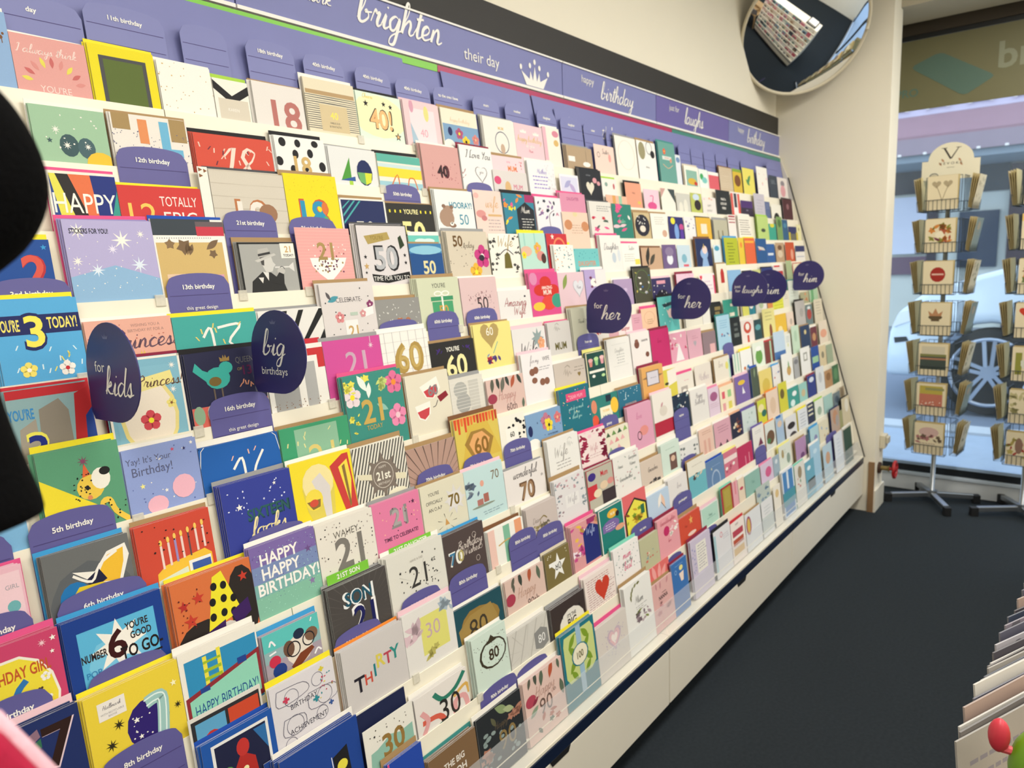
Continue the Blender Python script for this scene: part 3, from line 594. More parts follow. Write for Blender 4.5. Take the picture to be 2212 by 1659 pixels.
489,145,136,0,105|lilac blue snow card reading stickers for you|9a90c6|P2|W,.5,.45,.8,b5aed6;S,.15,.12,.09,w;S,.62,.22,.12,w;S,.5,.32,.06,e8e4f4;S,.1,.45,.06,w;S,.85,.15,.05,w;T,STICKERS FOR YOU!,.27,.12,.055,.42,2c2c3c,b;p,8fb6d8,0,.62,.5,.5,1,.66,1,1.2,0,1.2;S,.3,.55,.08,dfeaf6;S,.78,.5,.1,dfeaf6;d,40,0,.1,1,.8,.007,w
635,137,141,0,97|white calendar style card with gold floral panel and blue edge|ece8e0|b1|r,0,0,.82,.22,3c444c;r,.6,.03,1,.1,6a5c60;r,.6,.1,1,.25,c83c4c;r,0,.23,1,2,efece6;q,24,.25,.26,S;r,.02,.32,.95,2,d0b273;F,6,.05,.34,.92,.55,.1,7a6248,8a7050;r,.1,.75,.35,.9,e6c8a8;r,.45,.78,.9,.95,d8a0b8
795,133,99,0,88|monochrome photo card of a trumpeter in a straw hat reading 21 today|8f8f8c|a3|b,.03,1c1c1c;r,.03,.03,.97,1,a8a8a4;p,2a2a2a,.1,1,.16,.66,.36,.5,.5,.52,.7,.7,.78,1;p,e0ded8,.36,.5,.46,.52,.44,.66;p,d0cec8,.36,.26,.54,.24,.56,.34,.6,.39,.56,.43,.53,.5,.42,.52,.38,.42;p,4a4846,.34,.26,.42,.25,.4,.4,.36,.38;p,b8b6b0,.31,.26,.33,.12,.5,.09,.54,.21;p,3a3a3a,.32,.24,.32,.2,.53,.16,.535,.2;p,c8c6c0,.25,.31,.6,.19,.63,.22,.3,.34;r,.58,.42,.86,.445,dcdad6;o,.7,.47,.05,.012,5c5c5a;p,dcdad6,.84,.41,.92,.35,.92,.52,.84,.455;e,.68,.5,.07,.06,c0beb8;p,2a2a2a,.5,.7,.64,.52,.72,.56,.7,.75;r,.72,.02,.97,.28,f1eee4;t,21,.85,.12,.11,c8a468,b;t,TODAY!,.85,.23,.045,2c2c2c,b;p,dedbd4,.27,.6,.36,.6,.33,.7
931,143,131,0,82|coral pink card with gold 21 over a confetti glass|eda8a4||x,18,0,1,f0b3ad;p,f7f2ec,.2,.55,.88,.55,.82,.7,.68,.85,.55,.98,.5,.98,.35,.85,.23,.7;d,46,.26,.57,.8,.82,.018,6a3a5c,d;d,22,.15,.3,.9,.55,.014,7a2c3c,w;t,21,.5,.42,.32,d,b
1094,158,141,0,76|grey card with black edges reading You're 50 time for you to|dcd6d6|S4|b,.018,1c1c1c;p,b09a58,.14,.22,.6,.14,.64,.28,.2,.38;T,YOU'RE,.38,.25,.08,.3,8a7430;t,50,.52,.64,.5,k,b;t,50,.52,.64,.43,b4b6ba,b;p,1c1c1c,.2,.95,.5,1,.95,.93,.97,1.06,.5,1.14,.22,1.1;t,TIME FOR YOU TO,.58,1.04,.09,f0eee8;s,.12,.62,.04,k;s,.9,.6,.04,k;s,.12,.8,.06,c8a468;s,.9,.75,.04,k;s,.1,.92,.03,k;p,2c3c24,.8,.25,.86,.2,.92,.4,.82,.48
1253,114,97,0,71|blue sea card with a pale gold 50|3f7fb0|a1|r,0,.3,1,2,1f4f8c;e,.5,.2,.5,.14,8fc6dc;t,50,.55,.72,.4,e3d9a4,b
1268,108,127,12,71|white card with a turquoise bow top|6fc9bc||r,0,0,1,.12,f0f0e8;e,.4,.3,.2,.08,d5f0e8;e,.65,.3,.2,.08,d5f0e8
1392,161,128,0,67|beige card reading 50 today with a magenta poppy|d4c9b5|s4|t,50,.25,.22,.26,6a4c24,b;c,today,.5,.35,.12,6a5c4c;f,.82,.62,.26,c83c82,w;f,.62,1,.2,e8b43c,y;e,.8,.65,.07,.08,2c2430;d,18,0,.3,.6,1,.012,6a5c4c
1559,135,125,0,63|white Wife card with black sprigs and an olive tassel|f1ece0||F,14,0,.05,.3,1.3,.06,3c3c38;F,14,.75,.05,1,1.3,.06,3c3c38;r,.32,0,.72,.6,f5f1e8;c,Wife,.52,.32,.3,b8a478;p,6c6428,.42,1.15,.46,.7,.56,.6,.64,.7,.68,1.15;l,S,.03,.3,.7,.54,.52,.76,.7
1701,127,128,0,60|mint card with a girl and balloons|b9ded0|y1|r,.15,0,.2,.9,a0d0c4;r,.55,0,.6,.9,a0d0c4;e,.2,.7,.22,.2,e0b8a0;f,.65,.6,.2,e6b04c,p;e,.75,.9,.17,.2,d99088;e,.85,1,.1,.2,4c2c24;f,.1,.85,.12,y,o
1850,112,129,12,57|red card with a rainbow and pale star|c8343c||o,.6,.7,.4,.08,e8885c;s,.3,.15,.12,f3e0d0
1865,110,93,0,56|white card with tiny coloured hearts|efefe6|y3|F,40,.03,.05,.97,1.3,.045,3c8a9c,e0883c,3c3c6c
1976,149,81,0,54|turquoise Daughter card|72c2c2||t,DAUGHTER,.5,.6,.2,d88c6c,b;d,12,0,.05,1,.4,.02,3c8a9c
2144,139,126,0,51|white Daughter card with pale sketches|ece8e2|P3|c,Daughter,.5,.6,.25,6a6a70;e,.6,1.1,.1,.25,c0ccd6;e,.85,1,.08,.3,d6dce0
2284,128,98,0,50|white card with script and a yellow ticket|f0efe6|P1|c,Sister,.55,.3,.2,8a8a90;z,.1,.6,.7,4,.12,b8b8b0;r,.7,.9,.98,1.2,e8dc5c
2426,163,83,0,50|tan card with a dark leaf|c6a486|u2|g,.3,.35,.3,70,2f2c26;g,.5,.55,.28,40,4a4438;g,.25,.6,.2,110,2f2c26
2596,121,93,0,50|purple bramble card with a white rabbit|6f5a86||e,.5,.95,.22,.35,e4e6ee;e,.5,.45,.3,.3,8a7a9a
2725,121,92,0,50|pale blue card with a small bird|c6d8e2||e,.5,.9,.2,.3,7fb2c4;r,.4,1.3,.8,1.45,d85a6a
2906,160,119,0,50|navy card with a unicorn in a tutu|1c2c58|u4|e,.5,.8,.25,.3,8fb0d8;e,.55,.6,.16,.22,ecd0c8;p,c8b060,.45,.5,.5,.25,.55,.5;p,8fb0d8,.3,1.5,.4,1,.65,1,.75,1.5
3087,77,92,0,50|small white card with a blue gnome|d6e4ea||e,.5,.4,.35,.3,4c9cb8
3215,160,125,0,50|lime green card with dark text|b3bb2c|B1|z,.2,.3,.7,7,.18,5c6a1c
3382,70,126,0,50|narrow yellow card|e3c43c||e,.5,1,.2,.4,e8883c
3463,135,125,0,50|orange card with a yellow band|e0663c|y1|r,0,.2,.9,.35,f0b03c
3611,150,123,0,50|royal blue card with an aeroplane|24578f||p,d0c8c0,.15,.5,.7,.6,.85,.8,.3,.75;p,c85a50,.2,.7,.5,.75,.3,.8
3762,117,96,0,50|blue card with a white badge|2c5c9c||r,.1,.8,.8,1,d8e0e8
3896,133,103,0,50|tan card with dogs|b89a7c||e,.5,.4,.25,.2,6c4a34;e,.5,.9,.3,.3,d8c4a8
4052,150,106,0,50|brick red card|c4502f||e,.7,.9,.15,.4,e0a088
4220,169,86,0,50|navy and white card shaped like a bottle|e8e4e0||r,0,0,1,.4,2c3468;r,.1,.7,.9,.75,9aa0b8
#5
364,119,128,0,114|sky blue card reading You're 3 today|58aadc|y2|r,0,.18,1,.4,222a60;T,YOU'RE,.15,.29,.13,.26,f0e070,b;t,3,.44,.36,.42,222a60,b;t,3,.44,.36,.35,f2e65c,b;T,TODAY!,.78,.28,.13,.36,f0e070,b;K,10,.1,.5,.95,.85,d8f0f8;K,4,.2,.5,.9,.8,f0e070;f,.3,.8,.1,f0e070,w;f,.75,.82,.1,w,r
488,143,86,0,104|peach pink card with the word Princess in script|e7ae9b|w1|c,Princess,.66,.28,.17,6a5060;t,WISHING YOU A,.68,.08,.035,b08a80;t,BIRTHDAY FIT FOR A,.68,.14,.035,b08a80;d,14,0,.05,1,.4,.01,c87868;M,.6,.43,.07,e8c860
632,167,82,0,95|teal card with a thin white 13|45a8a0|y1|l,w,.03,.32,.26,.42,.16,.44,.55;l,w,.03,.5,.16,.78,.14,.62,.34,.84,.46;K,6,.1,.1,.95,.45,e6d070
803,152,80,0,86|black and white striped card with a round badge|e6e4de|s2|p,1c1c1c,0,.35,.22,.02,.3,.02,0,.5;p,1c1c1c,.3,.35,.36,.02,.44,.02,.36,.35;p,1c1c1c,.4,.5,.62,.02,.7,.02,.46,.55;p,1c1c1c,.5,.7,.95,.02,1,.02,1,.12,.52,.75;p,1c1c1c,.6,1,1,.35,1,.55,.7,1;e,.2,.55,.24,.26,d2cfc6;e,.2,.55,.2,.22,e9e6dc
956,147,127,0,81|pale grey card reading celebrate 21 with buttons and butterflies|dcd5d2|a3|t,-CELEBRATE-,.5,.3,.09,5a5558;g,.22,.28,.12,20,4c98a8;g,.14,.22,.08,120,5a5558;f,.3,.62,.1,d98a8c,w;f,.9,.42,.08,8a3c6c,q;r,.38,.68,.62,1.2,ecebe8;t,21,.52,.88,.2,c8a468,b;r,.5,.54,.64,.6,b8c8b8;d,12,.05,.1,.95,1,.012,3c3c44;p,f0ecea,.75,.5,.95,.45,.95,.6,.75,.66;f,.74,.58,.07,d99a9c,w
1104,138,84,0,75|dove grey card with white dashes and copper 50|94938f|a1|K,60,.03,.05,.97,.8,e0dfda;t,50,.6,.6,.36,b4744c
1243,148,128,0,70|pale green card reading You're 50 with a green gift|d0d5b8|a4|t,YOU'RE,.5,.18,.11,2c2c2c;r,.28,.45,.82,.55,3f9468;r,.3,.57,.8,1,4aa070;r,.53,.45,.57,1,w;e,.46,.38,.1,.07,f0efe6;e,.46,.38,.07,.04,d0d5b8;e,.64,.38,.1,.07,f0efe6;e,.64,.38,.07,.04,d0d5b8;t,50,.56,.78,.24,c8a050,b
1394,148,124,0,66|pale pink card with a dark glitter 50 bow|dcbfbf|w1|t,50,.56,.7,.36,2c2024;K,18,.2,.35,.8,.6,8a5a60;d,30,.2,.4,.9,1,.01,5c3a40
1543,147,82,0,62|white Amazing Wife card with red script|e6e3e0|w1|c,Amazing,.5,.4,.22,a0484c;c,Wife,.6,.68,.22,a0484c;e,.82,.2,.03,.03,2c1c2c
1692,147,128,0,59|hot pink Amazing Mum card with a red tulip|d9508c|P2|e,.55,.35,.2,.22,d03428;e,.35,.6,.22,.2,d03428;e,.8,.62,.2,.2,d03428;e,.58,.62,.26,.26,d03428;e,.6,1.05,.25,.25,e0483c;e,.25,1.15,.2,.15,f0c440;e,.9,1,.2,.25,3f9c84;t,AMAZING,.58,.52,.11,f4e4d8,b;t,MUM,.58,.68,.17,f4e4d8,b;e,.15,.2,.13,.22,d98ab0
1840,146,124,0,56|pale pink card with a silver heart|e2c4cc||H,.75,.6,.3,b9b0b8;H,.75,.58,.27,dcdce2;g,.25,.35,.25,60,8a9c50;c,Mum,.75,.6,.12,8a8490
1990,132,129,0,53|lilac card with a butterfly spray|b4a2d0|w2|e,.4,.6,.15,.2,w;F,6,.2,.3,.7,.8,.08,7a3c5c;r,.5,0,1,2,e8e4e2
2170,125,91,0,50|lilac card leaning to the right|b099bc|w1|e,.6,.6,.1,.1,cdb8d8
2310,131,126,0,50|dark card wreathed in green flowers|4a4a3a|k1|O,.5,.75,.4,.65,6a8a4c;F,12,.1,.1,.95,1.5,.08,3c6ca8,d8c85c,w
2442,158,84,0,50|navy spotted Mum card with a pink label|34305c|q1|r,.25,.12,.7,.28,d99aa8;e,.5,.9,.3,.35,1c1a2c;d,8,.05,.1,.95,1,.03,w
2652,160,94,0,50|pale pink card with a red ribbon edge|e9c4d6|m1|K,4,.4,0,1,.15,d03c58
2862,157,88,0,50|white card with a small red heart|f0e6e6||H,.12,.2,.12,d8344c;z,.3,.4,.8,3,.2,d0b8c8;r,.9,.1,1,2,d8486c
3049,113,126,0,50|white card with a red wine bottle|efe6d0|a3|p,b8302c,.35,1.5,.35,.7,.45,.4,.6,.4,.7,.7,.7,1.5
3167,160,95,0,50|light blue card with a bear|8cb8dc||e,.6,1,.2,.3,c09a8a
3339,125,88,0,50|black card top near the round signs|202428|w1|r,.1,.3,.9,.5,4a5054
3476,107,88,0,50|yellow green card|c8cc84||e,.5,.5,.2,.2,8aa060
3598,161,94,0,50|navy card with a pale crest|2c3c78|k1|e,.5,.5,.2,.2,6c7ca8
3767,150,102,0,50|red and white card|e6dcd4|w2|r,.1,0,.7,.12,d03c44;r,.4,.4,1,1,b83438
3977,92,124,0,50|narrow sage green card|a9b88c||
4082,160,110,0,50|cream card with a red border|e6dcc0||b,.06,c8584c;e,.3,1,.2,.3,c04048
4268,150,88|powder blue card behind the last round sign|a8c0d4||z,.2,.3,.8,3,.14,8aa0bc
#6
355,116,111,0,114|red blue and grey comic style card with city blocks|8fb0b4|r1|r,0,0,1,.1,c02c34;p,8f877a,.3,.9,.35,.25,.6,.15,.7,.3,.7,.9;p,a49c8e,.05,.9,.1,.45,.3,.35,.3,.9;p,b8282c,.7,.9,.8,.12,1,.05,1,.9;p,23408c,.85,.9,.9,.4,1,.3,1,.9;T,YOU'RE,.14,.28,.12,.3,3c8cc8,b;t,3,.28,.7,.42,f0e860,b;t,3,.28,.7,.34,1c2c84,b
493,130,139,0,104|cream oval card on blue with a ribbon reading My Princess|7fb4c8|m1|r,.08,.12,.98,2,84b9cc;b,.03,efe9dc;e,.5,.75,.38,.5,e9d98c;e,.5,.75,.33,.45,efe3d0;p,ecdf90,.2,.3,.85,.2,.88,.36,.22,.46;c,My Princess!,.55,.34,.12,6a5040;f,.8,.62,.07,f0e080,8a5c3c;S,.88,.14,.05,w;S,.85,.45,.05,w;f,.5,.8,.14,d04a54,y
631,152,133,0,94|navy card with a turquoise bird wearing a crown reading Queen of 13|2a2b48|k3|e,.38,.34,.16,.14,3fb0a4;p,3fb0a4,.08,.22,.12,.12,.2,.22,.36,.3,.3,.44;e,.5,.22,.09,.08,3fb0a4;M,.5,.1,.06,9c8048;e,.34,.38,.08,.06,7a6434;T,QUEEN,.76,.14,.08,.24,6a6868;t,OF,.68,.26,.04,a08a50;t,13,.78,.28,.12,5a2048,b;K,7,.66,.38,.9,.46,e09a78;r,.3,.47,.32,.68,6a5c50;r,.4,.47,.42,.68,6a5c50;r,0,.68,1,2,d9685c;e,.08,.78,.07,.12,90b090;e,.25,.78,.07,.12,e9dccc;e,.42,.78,.07,.12,d0883c;e,.6,.78,.07,.12,90b090
788,139,126,0,87|white card with silver glitter numerals and red corners|efece4|r1|r,.72,.08,1,.2,c83438;r,.88,.08,1,.42,c83438;r,.08,.3,.5,1.2,a4a4a2;r,.62,.3,.82,1.1,b0b0ae;d,40,.05,.9,1,1.15,.01,8a6a50
929,156,125,0,80|hot pink card with silver pink 21 and a daisy|d0509a|s1|t,21,.53,.42,.42,d9a0c0;t,21,.52,.41,.4,c6a8b8;S,.82,.16,.06,e6c8d6;r,.815,0,.825,.12,e6c8d6
1086,148,127,0,75|white checked card with large gold 60|f0ede6|w1|x,5,0,1,d9d6d0;y,6,b0adb0;t,60,.55,.55,.62,b0924c,b;t,60,.56,.55,.5,c2a660
1234,163,87,0,69|charcoal card reading You're 60 in cream|2a2826|a2|t,YOU'RE,.5,.17,.1,f0ede0,b;K,8,.1,.12,.32,.2,4a2f80;K,8,.68,.12,.92,.2,4a2f80;t,60,.55,.55,.5,efe6a8,b
1401,154,118,0,65|buttery yellow card with a gold heart tag reading 60|efdf88|a2|H,.42,.28,.32,b49c60;t,60,.42,.2,.22,f2efe0;F,8,.1,.75,.7,1.05,.08,b03040,5c4a84,8a9cb0;l,7fb0a0,.02,.45,.8,.6,.5
1557,155,92,0,61|white Wife card with pastel fern spray|e3e0de|q1|c,Wife,.45,.7,.32,4a4448;S,.75,.35,.25,8fa0a0;f,.85,.5,.15,e8a478,z
1727,117,96,0,58|silver grey card with bold olive Mum|d4d0cc|P2|c,~,.4,.3,.3,a8a4a0;t,MUM,.5,1.05,.32,6c6430,b
1857,131,129,0,55|tall plain sage Thank You card|c4c4b0|a4|c,Thank You,.5,.6,.14,6a6c5c
2067,160,86,0,51|white and pink Daughter card in blackletter|efe2e0|q2|t,daughter,.7,.55,.16,c06a74,b;r,0,0,.4,1,d9aab4
2301,116,98,0,50|peach floral tag shaped card|edc6a4|P1|O,.5,.6,.35,.4,d49a7c;z,.3,.7,.7,3,.12,a8805c
2433,162,132,0,50|turquoise card with a diving bird|5fb8b4|k2|p,2c4048,.2,.35,.8,.25,.85,.4,.3,.5;e,.6,.8,.14,.22,ecd0c8;p,ecd0c8,.4,.6,.7,.9,.5,1;d,8,.1,.2,.9,1.3,.03,d8f0ec
2649,160,78,0,50|white card with songbirds|e4e0d0|w1|o,.2,.25,.12,.03,4a4c68;g,.5,.25,.15,10,8a7c6c;g,.75,.3,.15,30,6c84a0
2891,122,78,0,50|black card with gold blocks|262824|k1|r,.4,.25,.9,.5,8a7a4c;r,.4,.6,.8,.9,8a7a4c
3032,160,86,0,50|jade green card with cream labels|3f9c88||r,.5,.25,.85,.4,e6e0cc;r,.4,.75,.75,.95,e6e0cc
3251,160,78,0,50|yellow and teal card with a white bird|dcd968|w1|r,.5,0,1,2,2f8494;e,.7,.5,.15,.15,w
3656,160,78,0,50|acid yellow card behind the round signs|dcdc4c||z,.1,.3,.9,4,.2,c0c030
3915,160,135,0,50|tall pale mint card by the round sign|dde3d6|t1|z,.2,.4,.8,4,.2,c8d0c0
4102,151,64,0,50|small olive patterned card|b0ae8c||F,4,.1,.1,.9,1,.15,d89870
4265,160,78,0,50|small green striped card at the row end|a8c8a8||r,.2,0,.5,2,6ca878
1942,140,96|white poppy card below the first her sign|ebe6de|P1|F,5,.1,.3,.9,.8,.14,c84c44
2228,72,84|narrow pink card above the magenta one|dba4b4||z,.2,.3,.8,3,.16,b07888
2812,76,88|narrow white card by the black block card|e6e3da||z,.2,.3,.8,3,.16,a8a8a0
3420,150,86|white card hidden below the him sign|e8e4da||e,.5,.5,.2,.2,b8c8a0
3580,74,92|small orange card below the him sign|d88c4c||e,.5,.5,.2,.2,e8c890
3818,95,86|ivory card left of the tall mint card|e6dfc8||z,.2,.3,.8,3,.16,a8a8a0
#7
263,84,114,0,115|light blue birthday card cut by the left edge|7db4dc|w1|t,day,.88,.16,.14,2c4c84,b;z,.7,.3,.95,1,.1,2c4c84;d,10,.1,.3,.95,.6,.012,d8f0ff
372,118,132,0,112|green card with a spotted yellow leopard in a party hat|5c9c78|y2|p,f0dc34,0,.3,.62,.72,.6,.86,0,1.2;e,.58,.5,.17,.15,ecc84c;e,.72,.42,.12,.13,f1ede0;e,.78,.34,.07,.05,1c1c1c;e,.54,.5,.025,.03,1c1c1c;p,e0683c,.5,.37,.6,.35,.54,.2;S,.54,.18,.07,8a4868;d,22,.38,.32,.62,.66,.012,1c1c1c;l,ecc84c,.07,.72,1.1,.68,.75,.78,.7,.84,.85,1,1;d,16,.66,.7,1,1.05,.012,1c1c1c;e,.55,.62,.03,.03,e08a5c
492,125,110,0,102|periwinkle card reading Yay! It's Your Birthday!|8fa0d4|w1|t,Yay! It's Your,.33,.16,.085,5c6080;t,Birthday!,.36,.3,.12,5c6080;s,.66,.1,.03,d0506a;s,.82,.12,.03,3c3c6c;s,.2,.5,.04,f0e890;s,.93,.06,.03,w;s,.5,.62,.03,w;d,24,.03,.05,.98,.85,.01,5c6aa8,w;e,.36,.78,.14,.12,ecb4c4;e,.74,.62,.16,.16,ecb4c4;r,0,.93,1,2,8ab890
619,160,86,0,94|royal blue card with a thin white 16|1f5fae|w2|b,.02,1f5fae;l,w,.008,.03,2,.03,.04,.97,.04,.97,2;l,w,.03,.38,.34,.5,.22,.52,.5;l,w,.03,.78,.18,.66,.36,.62,.5;K,5,.1,.1,.95,.45,e8b8a8
783,166,87,0,85|emerald card with a vellum panel and gold 21|3f9c70|a1|r,.2,.05,.82,2,8dbb9c;t,21,.55,.5,.42,dcc878;K,12,.02,.1,.98,.7,e3dc9c
950,164,165,0,79|teal card with pink peonies and gold 21 today|3c8c80|P3|f,.12,.35,.17,e8d8dc,y;f,.85,.22,.19,e0709a,o;f,.85,.8,.19,e88ab0,q;F,10,0,.05,.4,.3,.06,e6e05c;F,8,.6,.1,.7,.3,.07,c8d87c;F,8,.05,.6,.2,1,.05,e6e05c;g,.3,.15,.15,120,e6efe6;g,.4,.28,.12,80,e6efe6;g,.6,.6,.12,-30,8fc0b0;t,21,.42,.62,.4,c8a858,b;t,TODAY,.42,.9,.08,c8a858
1124,141,142,0,72|cream card with two wine glasses and a red 60|e2dbc6|a1|p,f3efe4,.3,.3,.72,.12,.78,.4,.6,.62,.42,.58;p,c8444c,.38,.42,.7,.3,.72,.42,.58,.6,.44,.56;t,60,.6,.42,.24,8a8084,b;p,f3efe4,.14,.72,.5,.66,.48,.95,.34,1.1,.2,1.02;p,c8444c,.18,.86,.47,.8,.44,.97,.33,1.06,.23,1;p,8a2430,.68,.6,.9,.5,.95,.62,.74,.74;l,3c3034,.015,.68,.68,.62,.8,.55,.82
1266,123,113,0,68|silver grey silhouette card with gold dotted band|ddd9ce|s2|e,.3,.35,.2,.25,b0b0aa;e,.35,.75,.22,.3,a8a8a4;r,.55,.1,.85,1,c8c5bc;x,9,.1,1,e3e0d8
1401,157,91,0,64|blush card with hanging leaves reading Happy 60th|dbbcb2|w1|g,.15,.15,.16,80,5c5c50;g,.3,.12,.14,100,3c443c;g,.42,.18,.18,70,6c6c60;g,.55,.1,.14,110,3c443c;g,.7,.15,.16,60,b0583c;g,.88,.12,.14,120,3c443c;c,Happy,.5,.5,.2,c89c94;t,60th,.6,.8,.2,6a5454;e,.12,.5,.12,.13,a03c50;g,.92,.8,.12,80,5c6a58
1559,144,140,0,60|white Wife card with brown bear couples|ece8e8|q2|t,WIFE,.8,.25,.14,3c343c;c,For my,.4,.28,.12,8a8084;e,.3,.62,.09,.12,8a5c48;e,.42,.58,.09,.12,8a5c48;e,.6,1,.09,.12,8a5c48;e,.75,1,.09,.12,8a5c48;e,.35,.9,.09,.1,8a5c48;z,.5,.5,.9,2,.08,a8a4a8
1705,166,94,0,57|taupe card with faint sketches and a gold heart|cbbfb4|w1|c,~,.4,.35,.3,a89c90;H,.78,.45,.07,8a7440;z,.6,.2,.9,2,.1,a09488
1881,113,107,0,54|dark green card with three cupcakes|1f4a44|Y2|p,d98a80,.12,.45,.32,.45,.28,.75,.16,.75;p,8fc888,.42,.42,.62,.42,.58,.72,.46,.72;p,e0a0a8,.72,.4,.92,.4,.88,.7,.76,.7;e,.22,.42,.12,.1,e6b0b0;e,.52,.38,.12,.1,b8dc9c;e,.82,.36,.12,.1,ecc0c0;r,.1,.95,.9,1.08,efece0;b,.04,efe9c0;e,.3,1.25,.08,.08,w;e,.8,1.3,.1,.08,b8dc9c
2012,148,134,0,51|white card with an embossed border and script|eceae4|a2|r,.2,.25,.85,.26,c8c8c4;r,.2,1.2,.85,1.21,c8c8c4;c,Daughter,.5,.55,.14,a8a8a4;z,.35,.7,.7,4,.12,b8b8b4
2168,136,140,0,50|white Daughter card with brown bears|ece6e2|q2|e,.3,.6,.13,.2,7a4c3c;e,.3,.42,.09,.09,8a5c4c;t,DAUGHTER,.72,.45,.1,4a3c44,b;e,.8,1.2,.1,.14,7a4c3c
2310,145,137,0,50|deep magenta card with tiny script|c22a68|m1|c,love,.45,.6,.18,9c1c50
2457,143,112,0,50|pink blossom card with a white dressed girl|e0a0b4|w1|p,ece8e8,.25,1.5,.5,.55,.75,1.5;F,10,0,.1,1,.9,.1,c8446c,w
2607,129,110,0,50|soft pink card with a grey heart|dba9b8||H,.5,.85,.15,b0a8b0;z,.3,.4,.7,2,.12,c08898
2744,129,89,0,50|mauve brown card with a pink tag|8f7a80|a1|r,.5,.8,.9,1.4,e0b0b0
2897,140,143,0,50|light blue card with little people|a8cde0|t2|z,.2,.3,.8,4,.14,7aa8c8;F,5,.1,1.1,.9,1.5,.1,e8c8b8,4a6c9c,c04c50
3042,112,126,0,50|black card with grey lettering|1e2424||r,.35,.5,.7,.7,5c6460;r,.35,.9,.7,1.1,5c6460;r,.3,1.3,.8,1.6,6c7470
3159,154,102,0,50|white card with a red stag head|ece0d8|w1|e,.5,.45,.3,.35,c8503c;e,.5,.4,.16,.2,efe6de;r,.42,.9,.58,1.5,c8503c
3322,91,93,0,50|dark teal card|28484c||e,.5,.8,.4,.3,5c9ca0
3437,168,134,0,50|pale yellow card with a dachshund|e6dc90||z,.2,.2,.8,3,.2,b8b070;e,.6,1.3,.12,.4,8a4c34
3607,168,94,0,50|golden yellow card|e8bc40||e,.4,.9,.2,.2,f3e0a0
3782,111,93,0,50|blush card with a faint motif|e8d2c0||e,.6,.9,.2,.3,c0b0a0
3935,160,141,0,50|soft grey card|bdb8b4|k1|e,.6,.8,.2,.3,a8a4a0
4105,118,112,0,50|grey card with a red santa|6c8084||e,.5,.9,.35,.5,b04440;e,.5,.3,.25,.15,dce4e4
4262,160,132,0,50|cream card with pencil drawings at the row end|d9d0bc||z,.2,.2,.8,5,.2,b0a898
#8
241,83,105,0,115|pale pink card with a teal bird cut by the left edge|e9b8c6|P2|r,.1,.08,.96,2,efccd4;e,.8,.6,.1,.09,6fb0b4;t,GIRL,.82,.3,.07,9c98a0
349,123,104,0,112|dark grey card with a yellow racing car and flames|6a6c6c|B2|W,.5,.6,.5,5c6064;e,.3,.55,.18,.18,1f74b4;p,f1ede4,.3,.26,.55,.32,.72,.14,.95,.1,.98,.24,.86,.5,.6,.5;p,efbc34,.6,.34,.72,.18,.92,.14,.9,.3,.82,.5,.62,.46;p,1c1c3c,.42,.4,.6,.3,.68,.44,.52,.5;l,f1ede4,.03,.3,.3,.5,.42,.62,.26,.84,.16;p,e3c62c,.22,.58,.35,.44,.62,.46,.8,.55,.82,.66,.5,.78,.24,.76;p,2c3038,.34,.5,.62,.48,.58,.58,.36,.6;e,.32,.72,.08,.09,1c1c1c;e,.72,.64,.08,.1,1c1c1c;r,.26,.66,.5,.71,f0e89c
483,127,106,0,102|coral red card with candles on a yellow cake|cc4a37|a2|p,efc03c,.18,.95,.2,.66,.32,.58,.86,.52,.95,.6,.95,.9;p,d8e0d0,.18,.95,.2,.75,.6,.68,.62,.95;r,.62,.62,.93,.9,ecebe4;r,.66,.66,.92,.78,3c5ca8;r,.28,.32,.31,.62,ecd0c8;r,.38,.3,.41,.6,ecd0c8;r,.47,.28,.5,.58,9c8cc0;r,.56,.27,.59,.56,ecd0c8;r,.66,.25,.68,.56,5c4c50;r,.76,.23,.79,.52,ecd0c8;r,.86,.21,.89,.5,ecd0c8;e,.295,.28,.02,.04,f0c860;e,.395,.26,.02,.04,f0c860;e,.485,.24,.02,.04,f0c860;e,.575,.23,.02,.04,f0c860;e,.67,.21,.02,.04,f0c860;e,.775,.19,.02,.04,f0c860;e,.875,.17,.02,.04,f0c860;d,18,.05,.05,.95,.5,.012,2c1c1c
636,144,134,0,92|indigo blue card reading Sixteen looks|343f96|s3|T,SIXTEEN,.62,.5,.17,.62,1c3c4c,b;T,SIXTEEN,.61,.49,.15,.6,2c5c5c,b;c,looks,.58,.74,.2,efe0a8;s,.22,.35,.05,w;s,.75,.15,.03,w;d,22,.05,.05,.95,.45,.012,dfe4f8
781,147,139,0,85|yellow cut out card with a giant red and cream 21|efd930|w1|p,dccb58,.28,1.1,.18,.8,.14,.45,.3,.2,.55,.15,.65,.5,.6,1.1;e,.4,.4,.25,.3,efe0a0;p,d9d3d0,.3,.35,.45,.25,.58,.5,.55,1,.45,1,.42,.6,.35,.5;e,.3,.65,.14,.17,efd84c;p,8a6c3c,.18,.66,.4,.66,.38,.78,.26,.8;e,.29,.7,.07,.06,d0503c;p,c8403c,.62,.2,.85,.05,.95,.05,1,1,.8,1.05;p,efd84c,.76,.25,.92,.15,.95,.5,.88,.95;p,8a6c3c,.82,.25,.87,.22,.9,.9,.87,.95
929,147,135,0,78|black diagonal striped card with a brown 21 medal|e6e2d4|a2|/,22,4a4844;S,.52,.62,.4,7d7268;e,.52,.62,.28,.29,7d7268;o,.52,.62,.22,.01,d8d0c4;p,e0d9bc,.05,.48,.3,.55,.3,.66,.05,.58;p,e0d9bc,.75,.65,.95,.7,.95,.82,.75,.77;t,21st,.52,.62,.16,efebdc,b;t,HAPPY,.52,.46,.05,d8d0c4;t,BIRTHDAY,.52,.77,.05,d8d0c4;e,.75,1.05,.2,.12,ece6cc;e,.35,1.1,.2,.12,ece6cc
